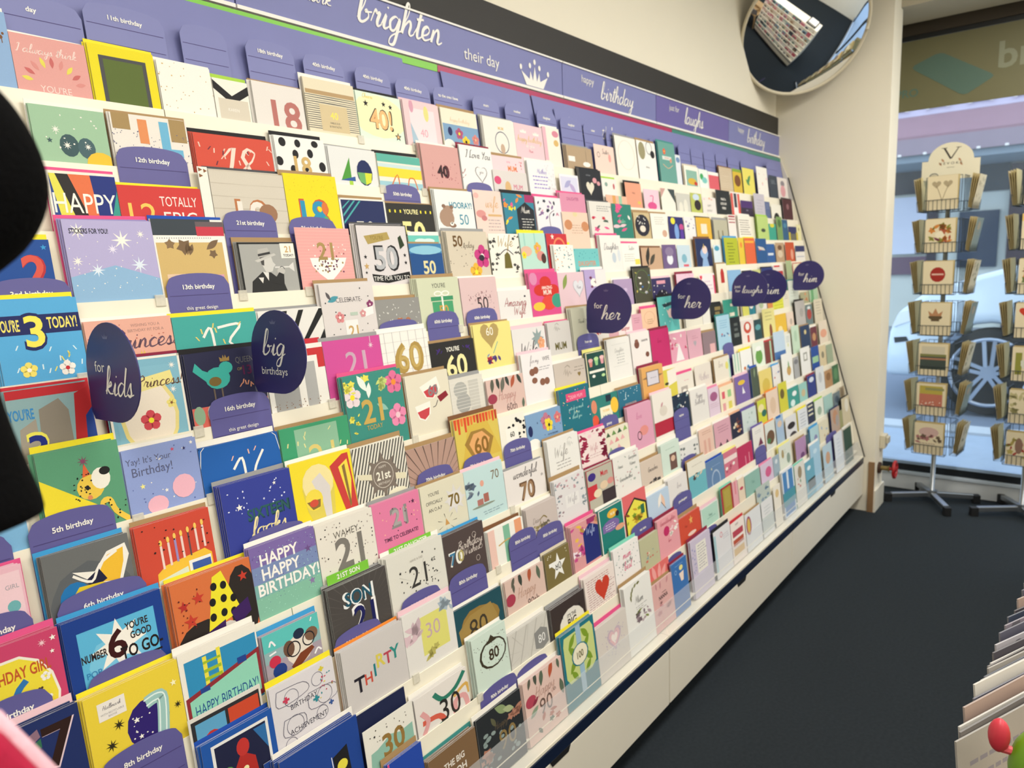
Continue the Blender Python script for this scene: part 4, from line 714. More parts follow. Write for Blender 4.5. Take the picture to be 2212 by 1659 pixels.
1078,160,99,0,72|rosy brown card with a black sunburst|b39284|a1|*,.5,1,.34,1.3,40,4a3c38;e,.5,1,.32,.34,c2a090;o,.5,1,.3,.012,8a5c48
1241,164,137,0,67|card with orange red drips and a bronze 60|d9c25c|u2|q2,14,0,.3,d8502c;p,d6b64c,.3,.2,.75,.2,1,1,.1,1;p,a07c38,.35,.35,.65,.35,.85,.6,.7,1,.35,1,.18,.6;p,e3a86a,.4,.42,.6,.4,.76,.6,.62,.95,.4,.95,.28,.62;t,60,.55,.7,.36,8a6428,b
1406,109,112,0,63|white 60 card with black pebbles|f0ecdf||F0,14,.03,.05,.97,1.1,.07,k;r,.22,.5,.7,1.1,f3f0e6;t,60,.46,.75,.2,2c2c28,b
1518,169,96,0,60|blue Wife card with bold flowers|7fa2c8|w1|f,.55,.3,.2,c07890,y;f,.62,.42,.15,f0d83c,k;f,.88,.28,.14,d9787c,z;e,.1,.45,.06,.15,n;e,.15,.85,.18,.18,f4f1ea;t,TO MY AMAZING,.7,.68,.05,n;t,WIFE,.75,.82,.13,n,b;d,16,.3,.1,1,.7,.012,n
1687,160,139,0,56|teal Dear Mum card with a pink label|1f6f80|y2|r,.22,.18,.88,.45,e0507c;t,DEAR MUM,.55,.32,.12,f4c0cc;c,you do so much,.5,.7,.1,a8dcd8;c,for me,.5,.85,.1,a8dcd8;c,thank you,.5,1,.1,a8dcd8;d,24,.05,.1,.95,1.2,.018,e8e06a,P,w
1848,160,90,0,53|green card with cream panel reading to dear Mum|2f7f78||r,.3,.45,.75,1.2,f0ecd0;t,TO DEAR,.52,.6,.09,e8b43c,b;t,MUM,.52,.85,.18,2c6c78,b;e,.85,.5,.15,.3,f0c440;e,.1,.35,.1,.25,d98a6c;e,.1,.9,.12,.25,e0583c;r,.55,.05,.75,.3,1c2c3c
2013,152,88,0,50|petrol blue Granddaughter card|2a6d88|a1|t,GRANDDAUGHTER,.5,.7,.09,c8a8a0,b;d,16,.05,.05,.95,.5,.02,d8f0f0
2181,156,137,0,50|orange card with a bronze framed grey label|dfa860|m3|r,.2,.2,.8,.85,7c6c64;r,.24,.24,.76,.81,d4d0d8;z,.36,.5,.66,1,.1,9c98a0;p,8a6c50,0,.5,.2,.42,.2,.52;p,8a6c50,1,.45,.8,.42,.8,.52
2338,101,109,0,50|yellow and white card with a shoe box|d9cc50||p,efe9dc,.3,.1,1,0,1,1,.3,1.2;e,.2,1,.15,.1,3c3820
2440,139,78,0,50|white card with a small teacup photo|e6e0d4|P1|r,.2,.7,.6,1.3,b0a8a0;e,.4,.95,.12,.1,efece4;z,.4,.4,.8,1,.1,e0a0a8
2596,153,90,0,50|cream card with tall pencil script|e3dbcf||c,Mother,.5,.7,.3,c0b0b4
2784,160,94,0,50|cream card with delicate sketched flowers|e6dfcf|a1|c,love,.4,.4,.25,b8aca4;e,.8,.5,.1,.2,e0d870;r,.9,.2,1,2,b8dcc8
2982,79,91,0,50|white card with mint stripes|e3e8da||r,.2,0,.35,2,9cc8b0;r,.6,0,.75,2,9cc8b0
3068,133,95,0,50|white card with tiny figures|efefea|y1|e,.3,1.2,.1,.12,d0783c;e,.6,1.15,.1,.12,4c8cb0
3217,149,112,0,50|white card with a green tree|e3ebda||e,.5,.9,.3,.45,6aa04c;e,.5,.4,.25,.15,f3f3ec
3376,108,103,0,50|dark red and green striped card|7c3c34|r1|r,.6,0,.8,2,a8c8a8
3500,162,135,0,50|light blue card with a sea band|c0d4e4||r,0,1.2,1,2,4c74ac
3663,85,110,0,50|white card with a green sprig|e8eae0||z,.2,.3,.8,4,.2,8a9c9c;g,.5,1.3,.2,90,c8d03c
3772,121,142,0,50|pale mint card|c6dcc4||e,.5,.9,.2,.5,b0ccb0
3917,160,128,0,50|navy card with a gold drop|223a5e|a1|e,.5,.45,.12,.16,d8c890
4091,111,107,0,50|maroon card with tan figures|6c3040|w1|e,.5,1,.3,.4,c09068
4247,160,127,0,50|cream card with orange wash at the row end|e3d6c6||e,.5,.9,.4,.3,e0a48c
#9
237,110,124,0,115|hot pink card with yellow frame reading Birthday Girl 6|c9426c|P2|e,.42,.72,.5,.56,efe9dc;e,.42,.72,.47,.53,ecd93c;T,BIRTHDAY GIRL,.45,.36,.13,.82,c0562c,b;t,6,.5,.62,.36,2f74b4,b;f,.78,.5,.06,w,y;f,.76,.75,.06,w,y;s,.93,.1,.04,w;S,.8,.12,.05,f3c8d0;s,.9,.25,.03,w;H,.7,.62,.03,4c3c2c
353,146,123,0,110|blue framed card reading Number 6 you're good to go|173c8c|B2|r,.12,.14,.9,.98,5cb4dc;W,.5,.5,.3,78c4e4;S,.5,.38,.27,f3efe6;S,.5,.38,.22,f3efe6;t,6,.48,.36,.27,3a0c0c,b;T,NUMBER,.25,.4,.075,.25,2c1c1c,b;T,YOU'RE,.7,.24,.07,.24,2c1c1c,b;T,GOOD,.73,.34,.07,.22,2c1c1c,b;T,TO GO-,.72,.48,.12,.44,1c1010,b;l,1c1010,.02,.5,.65,.7,.59,.92,.58;p,e8842c,.42,.65,.6,.62,.7,.9,.36,.95;p,f3bc50,.5,.65,.56,.64,.6,.9,.5,.92;o,.78,.75,.08,.015,2f80b8;o,.3,.82,.07,.015,2f80b8;e,.2,.75,.06,.1,2f7cb4;t,POP,.22,.56,.06,2f7cb4
514,145,121,0,98|orange card with a black dog in a spotted yellow party hat and sunglasses|d4713f|y4|e,.3,.82,.32,.28,2a2422;e,.85,.5,.2,.45,2a2422;p,ecdf30,.5,.08,.62,.04,.8,.6,.36,.72;e,.5,.2,.04,.05,k;e,.62,.22,.04,.05,k;e,.46,.38,.04,.05,k;e,.6,.38,.04,.05,k;e,.72,.42,.04,.05,k;e,.44,.56,.04,.05,k;e,.58,.55,.04,.05,k;e,.7,.58,.04,.05,k;e,.6,.82,.14,.15,d8d2cc;p,3a1c5c,.32,.72,.58,.64,.56,.84,.36,.94;p,3a1c5c,.66,.58,.9,.48,.92,.66,.72,.78;s,.12,.3,.07,b4302c;s,.3,.26,.08,c23c2c;s,.18,.5,.09,c23c2c;s,.88,.2,.07,c23c2c;d,14,.05,.1,.4,.6,.01,5c2020
660,140,134,0,90|purple to mint glitter card reading Happy happy birthday|7c68a8|w2|r,0,.3,1,2,7a8cb8;r,0,.55,1,2,7cb0ac;r,0,.75,1,2,84bca4;d,160,0,.05,1,1,.006,4c4880,a8dcc8;t,HAPPY,.42,.22,.17,f5f2ec,b;t,HAPPY,.42,.43,.17,f5f2ec,b;t,BIRTHDAY!,.52,.64,.17,f5f2ec,b;s,.86,.3,.06,6c5088;s,.85,.8,.06,8a78a8
801,143,130,0,83|cream spotted card reading Wahey 21 in silver glitter|e4dfd4|w4|d,70,.02,.05,.98,1,.013,4a4644,b0a49c;t,WAHEY,.5,.25,.12,6a645c;t,21,.52,.58,.52,7c7872,b
945,136,132,0,77|pink card with silver 21 reading time to celebrate|e07ea4|s2|t,21,.52,.4,.42,8c8888,b;t,21,.52,.4,.32,a8a4a2,b;t,TIME TO CELEBRATE!,.52,.8,.08,5c2c4c,b;d,22,.05,.08,.95,.75,.014,f0b0a0,5c2c4c;s,.85,.2,.05,5c2c4c
1084,145,132,0,72|cream card reading You're officially an O.A.P 70|dcd7c0|a1|t,YOU'RE,.28,.22,.08,3c3a38;t,OFFICIALLY,.28,.4,.08,3c3a38;t,AN O.A.P,.28,.56,.08,3c3a38;S,.74,.5,.3,d9d6d4;e,.74,.5,.18,.19,dedbd8;t,70,.72,.5,.26,7a6428,b;p,c89858,.45,1,.48,.85,.55,1;*,.5,.95,.1,.22,7,3c3a38
1231,145,131,0,67|pale blue card with presents and a slim 70|c0dbdc|q1|t,70,.78,.3,.24,7a6448;F,12,.02,.3,.35,.65,.09,5c6c84,8a9aa8;r,.25,.8,.4,.95,b0746c;r,.42,.7,.55,.92,a8685c;e,.42,.42,.05,.08,e0a490;e,.4,.98,.3,.03,8a9484;z,.35,1.15,.85,2,.06,7c98a4
1377,171,95,0,62|white card reading wonderful 70th in brown glitter|e6e0dc|s1|c,wonderful,.5,.2,.17,3c3438;t,70,.52,.62,.46,6a4c34,b;t,70,.52,.62,.38,9c7c5c,b;t,th,.92,.38,.08,4c4440
1574,153,133,0,58|white Wife card with grey script and branches|e9e7e2|a3|c,Wife,.4,.5,.28,a8a4a0;c,~,.7,.3,.25,c8c8c4;z,.2,.75,.75,3,.1,a8a4a0
1732,146,120,0,55|white card with burgundy leaf border|ecdcd8|P1|F,14,0,.1,.25,1.2,.12,9c2448;F,14,.8,0,1,1.2,.12,8a2040;F,8,.2,.02,.8,.2,.08,8a2040,q;c,Wife,.5,.7,.2,d0a0a4;z,.3,.9,.75,2,.1,d0b0b0
1879,141,101,0,52|card with rows of green and pink scallops|e6dfca|a2|p,3c5c3c,.02,.3,.1,.1,.2,.3;p,6c9450,.25,.28,.35,.08,.45,.28;p,3c5c3c,.5,.28,.6,.06,.7,.26;p,8ab060,.75,.26,.85,.04,.95,.24;p,e6b0b0,.1,.65,.2,.42,.3,.62;p,d8888c,.35,.62,.45,.4,.55,.6;p,e6b0b0,.6,.6,.7,.38,.8,.58;p,9cb890,.05,1,.15,.75,.25,.98;p,e6b0b0,.4,.95,.5,.72,.6,.92
2022,165,147,0,50|rose pink card with a mouse sketch|dba0b8|m2|c,love,.45,.5,.2,c8789a;e,.6,1.1,.18,.2,e09088;o,.4,1.25,.13,.03,4c2c34
2198,148,162,0,50|white card with a mouse and red foot|e9e3da|q1|e,.5,.9,.2,.25,d8d0c4;g,.45,.6,.12,40,c08890;r,0,1.35,1,2,b0243c
2346,138,133,0,50|midnight floral card|1c2c40||F,20,.05,.05,.95,1.2,.08,3c5c6c,8fb0b4,w
2492,156,130,0,50|white Happy Birthday card with pencil script|e3e0da|w1|c,Birthday,.5,.7,.22,8a8488;c,Happy,.5,.4,.2,8a8488
2651,104,111,0,50|pink butterfly card|dcc8d8|p1|e,.5,.7,.35,.35,a05c84;z,.1,1.2,.9,3,.14,c0a0b0
2762,146,100,0,50|cream ice lolly card|efe3c4|z1|r,.15,.3,.35,.7,d8606c;r,.55,.3,.8,.7,9cc888;r,.15,.95,.35,1.4,e0a0a0;r,.55,.95,.8,1.4,dcd060
2928,160,117,0,50|violet card with a white bird and a yellow label|7a64a4|q1|e,.45,.38,.25,.13,e0bc3c;p,ecebf0,.5,.6,.65,1,.45,1
3119,80,131,0,50|dark leafy card|4c5848|b1|g,.5,.6,.4,80,8a9c78
3209,164,104,0,50|golden cream card|e3cf78||e,.5,.9,.3,.4,d0b850
3386,104,106,0,50|white card with coloured specks|e4e0dc|B1|F,6,.1,.2,.9,1.2,.1,c87870,6c98c8
3525,160,142,0,50|white card with a pineapple|ecebe4||e,.6,1.1,.2,.3,c8a060;g,.6,.75,.2,90,6a9c50
3700,82,107,0,50|grey photograph card|a8a8a8||e,.5,.6,.4,.3,7c7c80
3817,160,140,0,50|white card with a small black frame|ecebe6||r,.3,.35,.7,.9,9a9a90;r,.38,.45,.62,.8,ecebe6
4000,135,125,0,50|royal blue card|1f4c9c||r,.1,.8,.9,1.3,9cc8a0
4141,129,115,0,50|tan photo card|d8c8a4||e,.5,.8,.2,.3,8a8470
4281,122,107,0,50|sage green card at the row end|9cac94||
#10
242,108,131,0,115|navy card with a dark number seven and striped crayons|1c2c62|q4|t,7,.74,.36,.5,e0c8d0,b;t,7,.725,.35,.48,2a1410,b;p,8a6a7c,.25,.2,.5,.1,.52,.2,.28,.32;p,2f6c50,.2,.34,.52,.22,.52,.32,.24,.46;p,a0403c,.22,.48,.5,.36,.5,.46,.26,.6;p,c8a858,.26,.62,.48,.5,.46,.6,.3,.7;p,d0bc50,.5,.72,.58,.68,.66,.9,.58,.95;e,.85,.9,.2,.1,7f9ac0
355,141,129,0,109|bright yellow card with a badge numbered 7 and a white sticker|e6cc3c|y3|e,.6,.5,.23,.25,2c1c6c;l,9cc4c0,.13,.6,.3,.72,.28,.78,.34,.72,.76;l,e0f0ec,.015,.58,.27,.74,.25,.81,.34,.75,.76;l,e0f0ec,.015,.6,.33,.7,.31,.74,.36,.68,.76;r,.12,.1,.4,.28,e9e3dc;c,Hallmark,.26,.165,.032,5c5860;t,WITH RECYCLABLE,.26,.22,.02,8a8488;t,BADGE,.26,.25,.02,8a8488;s,.48,.42,.035,w;s,.5,.6,.03,w;d,16,.42,.35,.62,.7,.008,w;S,.3,.38,.06,2c2818;S,.2,.55,.065,2c2818;S,.93,.46,.045,2c2818;S,.28,.7,.04,2c2818;s,.92,.22,.04,f6efc0
497,140,132,0,99|white card with a blue bear ladder banner reading Happy Birthday|ece7dc|w1|r,.06,.12,.98,2,2f8cbc;r,.28,.14,.33,.5,e9dc4c;r,.46,.1,.51,.5,e9dc4c;r,.28,.2,.5,.23,9cb82c;r,.28,.3,.5,.34,9cb82c;r,.28,.4,.5,.44,9cb82c;p,8c2c34,.02,.55,1,.32,1,.92,.02,1.12;p,8fd0b8,.06,.6,.96,.38,.96,.86,.06,1.06;T,HAPPY BIRTHDAY!,.52,.74,.14,.82,23508c;r,.2,.5,.32,.56,23408c;r,.7,.34,.82,.42,23408c
645,119,99,0,90|lilac and teal card with a bulldog in glasses and a moustache|a69aa8|B2|r,0,0,1,.35,5cc0bc;r,0,.3,1,.5,8fb0b4;e,.6,.48,.24,.26,e3dacd;e,.42,.4,.1,.14,6a4c3c;e,.84,.32,.12,.12,7a5c48;e,.62,.22,.1,.09,1c2c44;o,.5,.44,.13,.02,1c1c24;o,.78,.38,.12,.02,1c1c24;p,7a3c24,.42,.72,.6,.56,.82,.52,.86,.58,.66,.72,.48,.82;e,.64,.85,.12,.07,c88a6c;e,.16,.5,.1,.1,c8304c;e,.22,.68,.12,.12,1f3c84;l,f0f0f4,.03,.1,.22,.14,.14,.2,.24;l,f0f0f4,.03,.85,.7,.92,.62,.98,.68;l,f0f0f4,.03,.08,.36,.2,.34;l,f0f0f4,.02,.85,.1,.88,.04
794,148,127,0,82|charcoal sunray card reading Son 21|4a4644|s4|*,.55,.6,.3,1.2,34,5c5854;t,SON,.48,.28,.26,e9ecec,b;t,SON,.48,.28,.22,1f5468,b;t,21,.54,.64,.46,efeeec,b;t,21,.54,.64,.38,191c58,b
946,167,138,0,75|ivory card with stars reading 21st|dcdad0|w4|t,21,.5,.5,.38,3a3836;t,st,.8,.34,.1,3a3836;*,.5,.65,.1,.4,5,c8c6bc;d,30,.2,.35,.85,.8,.014,2c2c2c;s,.2,.35,.03,k;s,.62,.15,.025,k;s,.85,.2,.02,k;t,HAVE A FAB,.5,.22,.045,a8a49c
1114,139,130,0,70|dark brown card reading 70th Birthday Wishes with swirls|4e4240|B3|t,70,.25,.6,.34,ecebe4,b;t,7,.18,.6,.28,3f7ca0,b;t,0,.38,.6,.28,b0a468,b;c,Birthday,.62,.42,.17,d4c8c0;c,Wishes,.64,.6,.15,d4c8c0;o,.75,.25,.06,.008,d4c8c0;o,.78,.85,.06,.008,d4c8c0;o,.88,.6,.05,.008,d4c8c0
1266,139,94,0,65|striped white green and orange card with a gold 7|eeece4|u3|r,0,.0,.18,2,e9c4b8;r,.42,.02,.6,2,7fb89c;r,.75,0,.95,2,e6a078;l,c8a468,.04,.25,.5,.6,.45,.55,.9;l,c8a468,.04,.8,.5,.9,.4
1421,135,104,0,61|mauve grey card with a meadow silhouette|c9bcb6|w3|c,Dear,.3,.5,.14,8a7c78;c,~,.5,.75,.4,8a7a50;F,18,.2,.65,.9,.9,.06,6c6450,9c8c5c
1557,150,144,0,58|white Wife card with pastel petals border|dfdcdc|a3|F,24,.02,.1,.95,.45,.05,8a98a0,c8a0a8;F,12,.02,.5,.2,1.2,.05,8a98a0,a08a90;F,12,.85,.5,.98,1.2,.05,8a98a0;r,.3,.6,.75,1,e6e4e2;c,Wife,.52,.8,.2,b0acb0
1715,152,134,0,54|red magazine style card reading Mum|b8b4a4|m3|b,.03,a01f34;e,.2,.3,.14,.15,3c2c80;t,Mum,.65,.3,.2,c82c3c,b;r,0,.6,.35,1.1,c83440;e,.6,.75,.15,.15,e0c8a8;r,.5,.95,1,2,3a3034;e,.35,.95,.15,.15,e6d8b8;e,.85,.7,.12,.12,d89088
1869,161,137,0,51|white card lettered Grandma Nana Nanna Grandmother|e6e4de|w1|c,Grandma,.75,.25,.12,3c4444;c,Nana,.25,.45,.12,3c4444;c,Nanna,.72,.5,.12,3c4444;c,Grandmother,.42,.95,.13,3c4444;F,20,.03,.05,.97,1.2,.05,a8b4a8,d0b0b0
2032,148,82,0,50|dusty beige Grandma card with black flowers|d4c4b4|a2|c,Grandma,.55,.5,.17,3c3434;F,8,.3,.95,.8,1.4,.1,3c3838,8a8480
2181,140,107,0,50|mint card with a brown photograph|cfe0d4|w2|r,.42,.6,.8,1.4,6c5048;e,.6,.85,.12,.15,d8b8a0;z,.2,.3,.8,1,.1,9cb8a8
2322,156,80,0,50|white card with grey blossom corners|e0e0dc|w1|F,10,0,.05,.25,1,.07,6c7474;F,8,.75,.1,1,1,.07,6c7474
2487,128,98,0,50|peach card with fringe lines|e4c2b0|w1|z,.2,.2,.8,2,.12,b88878;r,.3,.7,.45,2,d8a898;r,.6,.7,.75,2,d8a898
2628,163,97,0,50|dusty pink card with a jagged foot|d4a2b0|w2|z,.2,.25,.8,3,.13,a87888;p,4c3440,.1,1.4,.3,1,.5,1.4,.7,1,.9,1.4
2797,110,101,0,50|navy autumn floral card|24263c|z1|F,12,.05,.3,.95,1.6,.14,d09068,e6d8b8,6c3c34
2920,160,93,0,50|pale mint grey card|ccd9d4|v1|F,6,.1,.2,.9,1,.07,b0c4bc
3103,105,104,0,50|lime and green toucan card|c9ce3c|a1|e,.4,.7,.35,.35,e8dca0;e,.7,1.2,.3,.3,2f6c5c
3220,155,124,0,50|tall blush card|e4cdb8|o1|e,.5,.9,.25,.5,d8bca0
3386,119,139,0,50|acid yellow animal card|cfc83c||e,.4,.9,.25,.4,6c5c2c
3506,170,94,0,50|teal Christmas card|3f988c|w1|e,.6,.4,.2,.15,ecf0ee;e,.4,.9,.2,.2,d8ece8
3683,129,92,0,50|aqua card|98c8be||e,.5,.8,.25,.3,c8b890
3827,137,111,0,50|navy blue card with a white moon|2c3c84|m1|e,.5,.35,.3,.2,d4dce8
3979,146,134,0,50|white card with pale figures|dcdfe0||e,.5,.8,.2,.4,c0c4c8
4130,146,96,0,50|brown photo card|b48c64||e,.5,.5,.3,.3,8a6440
4285,130,105|forest green card at the row end|3f6c4c||e,.5,.6,.3,.4,5c8c64
#11
492,131,145,10,98|white and red comic strip card with panel frames|dcd8d0|S3|r,.03,.05,.97,2,2c2c30;r,.08,.1,.48,.6,5ca0c8;r,.52,.1,.95,.5,c8482c;e,.28,.4,.12,.14,b8302c
500,131,101,0,97|blue framed action card with red and green shapes|1f55a8|b2|r,.12,.08,.92,2,e6e6e4;r,.16,.12,.88,2,1c2040;p,b02c28,.35,.6,.5,.35,.68,.5,.72,1,.36,1;e,.53,.3,.09,.12,c03430;e,.28,.55,.1,.1,5c9c50;e,.53,.6,.04,.04,f0e8b0;p,2f6ca8,.7,.15,.88,.15,.88,.5
632,137,132,0,89|white card covered in game controllers reading Birthday Achievement|dcd8dc|y1|t,BIRTHDAY,.48,.42,.08,3c3a48;t,ACHIEVEMENT,.5,.78,.08,3c3a48;o,.3,.28,.12,.008,6c6a7c;o,.72,.22,.1,.008,6c6a7c;o,.8,.5,.13,.008,6c6a7c;o,.3,.7,.14,.008,6c6a7c;o,.72,.75,.1,.008,6c6a7c;o,.2,.95,.1,.008,6c6a7c;+,.22,.28,.05,c8405c;+,.66,.5,.05,2f8c98;+,.88,.68,.04,3c5c9c;+,.8,.1,.04,d8c83c;d,16,.7,.15,.95,.55,.014,c8405c,2f8c98,d8c83c;l,6c6a7c,.008,.1,.1,.5,.14,.55,.3,.1,.34,.1,.1;l,6c6a7c,.008,.55,.36,.97,.4,.97,.6,.56,.62,.55,.36;l,6c6a7c,.008,.15,.56,.45,.6,.42,.82,.12,.8,.15,.56
787,159,129,0,81|grey linen card reading Thirty in coloured letters|cdc8c6|o3|t,T,.22,.62,.24,23202c,b;t,H,.36,.6,.17,c85040,b;t,I,.47,.53,.2,1f7c84,b;t,R,.58,.42,.21,d8c858,b;t,T,.7,.45,.19,b84454,b;t,Y,.82,.42,.21,2f8c84,b
947,150,134,0,75|pale vellum card with a soft 30 on yellow|e2dfda|q1|r,.32,.2,.86,.95,dcd878;t,30,.56,.5,.3,c4a8b0;F,8,.0,.2,.35,.6,.13,d8bcc4,c8b0b8;F,5,.8,.1,1,.3,.12,a8b8c4;F,5,.15,.85,.6,1.1,.09,b8b060
1097,167,84,0,69|dark teal card with gold brushwork and 80|1f4c58|w1|W,.5,.5,.42,96783c;p,a08448,.05,.45,.3,.25,.75,.2,.85,.5,.9,.9,.1,1;t,80,.45,.55,.42,3c3428
1280,160,83,0,63|blush floral card reading Happy 80th|d9bcb0|w1|g,.2,.1,.12,60,5c5c50;g,.38,.12,.15,100,3c443c;g,.62,.12,.16,80,b0583c;g,.85,.2,.16,100,5c6a58;c,Happy,.5,.5,.2,c4a090;t,80th,.65,.82,.22,6a5450;e,.1,.5,.12,.15,a83c50;g,.2,.25,.1,90,5c5c50
1447,115,95,0,59|olive card with a white star reading 80|7a6c40|e1|s,.5,.7,.42,f0efea;t,80,.5,.68,.3,2c2a28;r,.15,.45,.5,.6,f0efea;d,8,.1,.1,.9,.3,.02,e8e4d0
1579,138,129,0,56|floral Wife card with a navy name tag|d99a9c|P4|F,16,0,.1,.5,1.3,.14,c84c8c,e8bc4c,f0e0e8;p,222c74,.42,.45,.68,.18,1,.4,1,1.6,.42,1.6;c,Wife,.7,.5,.22,a8b8e0;r,.6,0,.95,.2,a03468;F,3,.85,.1,1,.3,.1,e0a080
1727,137,131,0,53|green Mum card with speech bubbles|1f7c74|w2|b,.03,efece4;e,.55,.35,.22,.18,e8b43c;e,.45,.8,.35,.25,7c68a4;r,.1,.7,.65,1,7c68a4;e,.75,.45,.08,.12,2c2028;t,MUM,.55,.35,.12,f4ecc8,b;z,.2,.72,.6,3,.09,efe6f4;e,.8,1.05,.2,.12,e0a484
1866,146,135,0,51|coral card with a yellow sunflower birdhouse|de6a6c||p,2c2424,.02,.8,.5,.25,1,.65,1,2,.02,2;p,e9df50,.08,.85,.5,.34,.94,.7,.94,2,.08,2;F,14,.1,.75,.7,1.3,.13,c8a02c,7c9c2c,8a4c2c;r,.72,.7,.88,1.1,2f6c4c
2015,153,93,0,50|pale blue rounded card with a butterfly wing|bcd0e4|w1|g,.55,.4,.25,60,efe9e0;g,.7,.5,.25,110,e8c4ac;l,5c4c50,.02,.6,.5,.8,.9
2169,145,108,0,50|white card with grey script|e3dfdc|w3|c,love,.55,.5,.2,a8a0a4;l,5c5c64,.02,.3,.95,.5,.85,.8,.9
2328,146,134,0,50|cream card with teal base and cats|e6e2d4|a2|r,0,.75,1,2,6cb4c0;F,6,.2,.7,.8,1,.12,4c3c38,e0c8a8;z,.2,.3,.8,1,.1,b8b0a0
2475,165,96,0,50|steel blue rainbow card|6484ac|b2|o,.5,1,.35,.06,a8bcd4;s,.3,.4,.06,d8d8a8;z,.3,.3,.8,1,.1,8fa8c8
2644,133,96,0,50|rose Mum card with a white band|cf7488|Y1|r,0,.35,1,.65,ecd8d4;F,6,.1,.8,.9,1.2,.1,a84c64,w
2780,165,86,0,50|crimson magenta card|b83058||l,e090a4,.05,.5,.6,.5,1.2;l,e090a4,.05,.75,.5,.75,1
2963,134,131,0,50|white card with a purple tree|e4e2da|v1|p,6c2c48,.4,1.3,.65,.8,.85,1.3;z,.2,.3,.7,2,.12,b0b0b0
3111,126,120,0,50|white card with a moss coloured bear|d8dcd4|o1|e,.5,1.1,.4,.5,6c5038;e,.3,1.3,.2,.2,4c7c4c
3251,102,127,0,50|light blue winter card|a4bcd4||r,.1,0,.7,.25,2f6cb0;e,.5,.8,.3,.3,d8c0a8
3379,160,96,0,50|white card with a black vintage car|dcdcdc||e,.5,.6,.35,.2,2c2424;e,.6,1.3,.35,.3,3c3434
3563,148,98,0,50|white card with handwritten note|dde0e2|y2|z,.2,.3,.8,6,.2,a0a4ac
3720,110,103,0,50|navy card with pale chevrons|2c3450|w1|r,.1,.2,.8,.35,e0dcc0;r,.1,.6,.8,.75,e0dcc0;r,.1,1,.8,1.15,e0dcc0
3844,150,96,0,50|white and mint botanical card|e4e8da|G1|e,.5,.8,.25,.3,9cb09c
4002,169,94,0,50|plain aqua card|a4c8c0||
4186,133,82,0,50|slate grey figure card|6c7c84||e,.5,.6,.3,.3,4c5c6c
4322,98,95|wood toned card at the row end|9a8c74||e,.5,.5,.3,.4,7c6c58
#12
4265,160,158,0,50|tan card with white cat at the row end|cfc4a8|k1|e,.6,.6,.25,.5,e0dcd0
618,170,130,0,88|royal blue card with a smiley phone and a row of white edges|1f4494|w6|p,1c1c20,.62,.35,.82,.28,.84,.72,.64,.82;p,e8e8f0,.6,.33,.61,.33,.63,.83,.62,.83;e,.73,.5,.07,.07,e9dc4c;t,LET,.3,.6,.2,e6e9f4,b
773,146,118,10,81|navy card with a red game console|1c2448|w4|r,.45,.35,.75,.55,d8d0cc;r,.47,.38,.73,.52,c8503c
791,130,92,-6,80|mint brushstroke card reading 30 in bronze|e9e6dc|a1|W,.5,.65,.35,8fbcac;p,8fbcac,.1,.5,.95,.4,.95,.8,.05,1;r,.1,.92,1,1.2,2c3434;t,30,.55,.5,.42,94743c,b;s,.2,.22,.03,k;s,.45,.18,.02,k;d,12,.05,.1,.95,.4,.012,3c3428;t,THIRTY,.8,.86,.05,d8c8a0
931,162,82,0,73|white card with looping green coral and ochre bands behind 30|e6e0da|w3|l,2f7c68,.08,.35,.12,.5,.3,.75,.25,.95,.05;l,d6604c,.09,.1,.5,.4,.55,.5,.8,.4,1.05;l,e0a4a4,.09,.7,.75,.72,.5,.9,.5,.95,.8;l,d8ac58,.06,.7,.4,.95,.3,1,.5;l,2f7c68,.07,.1,1,.35,.75,.55,.7;l,e0a4a4,.08,.1,.3,.2,.5,.1,.7;t,30,.62,.5,.42,2c2826
1120,121,128,0,68|mint card with a black dotted badge reading 80|cfe0d4|w4|e,.56,.68,.4,.42,3c3424;e,.57,.68,.35,.37,cfe0d4;p,3c3424,.4,.38,.55,.15,.7,.36;t,80,.58,.7,.32,3c2c1c,b;d,70,.05,.2,.95,1.1,.012,3c3424
1244,160,85,0,63|silver geometric card reading 80 in a grey octagon|cfccc4|w3|/,5,b8b5ad;*,.4,.6,.02,.6,9,b8b5ad;p,8a8a88,.62,.35,.8,.28,.96,.4,.97,.75,.8,.85,.62,.75;t,80,.8,.56,.22,ecebe8
1419,160,79,0,59|black card with a cream oval reading It's the BIG|3a302e|s4|e,.57,.78,.38,.5,e3dfd6;t,IT'S THE,.57,.48,.1,2c2424,b;t,BIG,.57,.68,.24,2c2424,b;s,.3,.42,.05,k;s,.82,.35,.05,k
1584,160,100,0,55|white card with red writing lines and a red heart|ecdfd8|q3|z,.05,.15,.95,14,.075,b08484;H,.56,.6,.34,c8402c
1747,151,126,0,52|white card reading Mum you're the best in pink|efebe8|T2|c,mum,.5,.45,.25,d8487c;c,you're the,.5,.7,.14,3c3438;c,best,.5,.9,.25,d8487c;d,34,.03,.05,.97,1.1,.02,3c3c48,9cb4b0
1903,123,106,0,50|sage card with small wildflowers|bcbb98|m2|F,10,.1,.8,.9,1.3,.07,c86c60,8aa0a0,efe0c8
2027,148,130,0,50|pink Granddaughter card with a balloon|e5a0a8|m2|c,Granddaughter,.5,.25,.16,b03050;e,.4,.65,.14,.22,c02c64;F,8,.55,.4,.95,.9,.1,f0d0d4,w;c,love,.5,1.15,.12,b03050
2176,169,91,0,50|orange red card with a gold star|cf4f38|a2|s,.55,.3,.14,e8b060;c,Nan,.3,.45,.1,8a2c24;e,.55,.85,.2,.08,f0d4c4
2352,154,75,0,50|mint card with tiny script|b4d8c8|q3|b,.04,ecebe4;c,Nana,.5,.5,.14,5c8c84;z,.3,.6,.7,1,.1,7cac9c
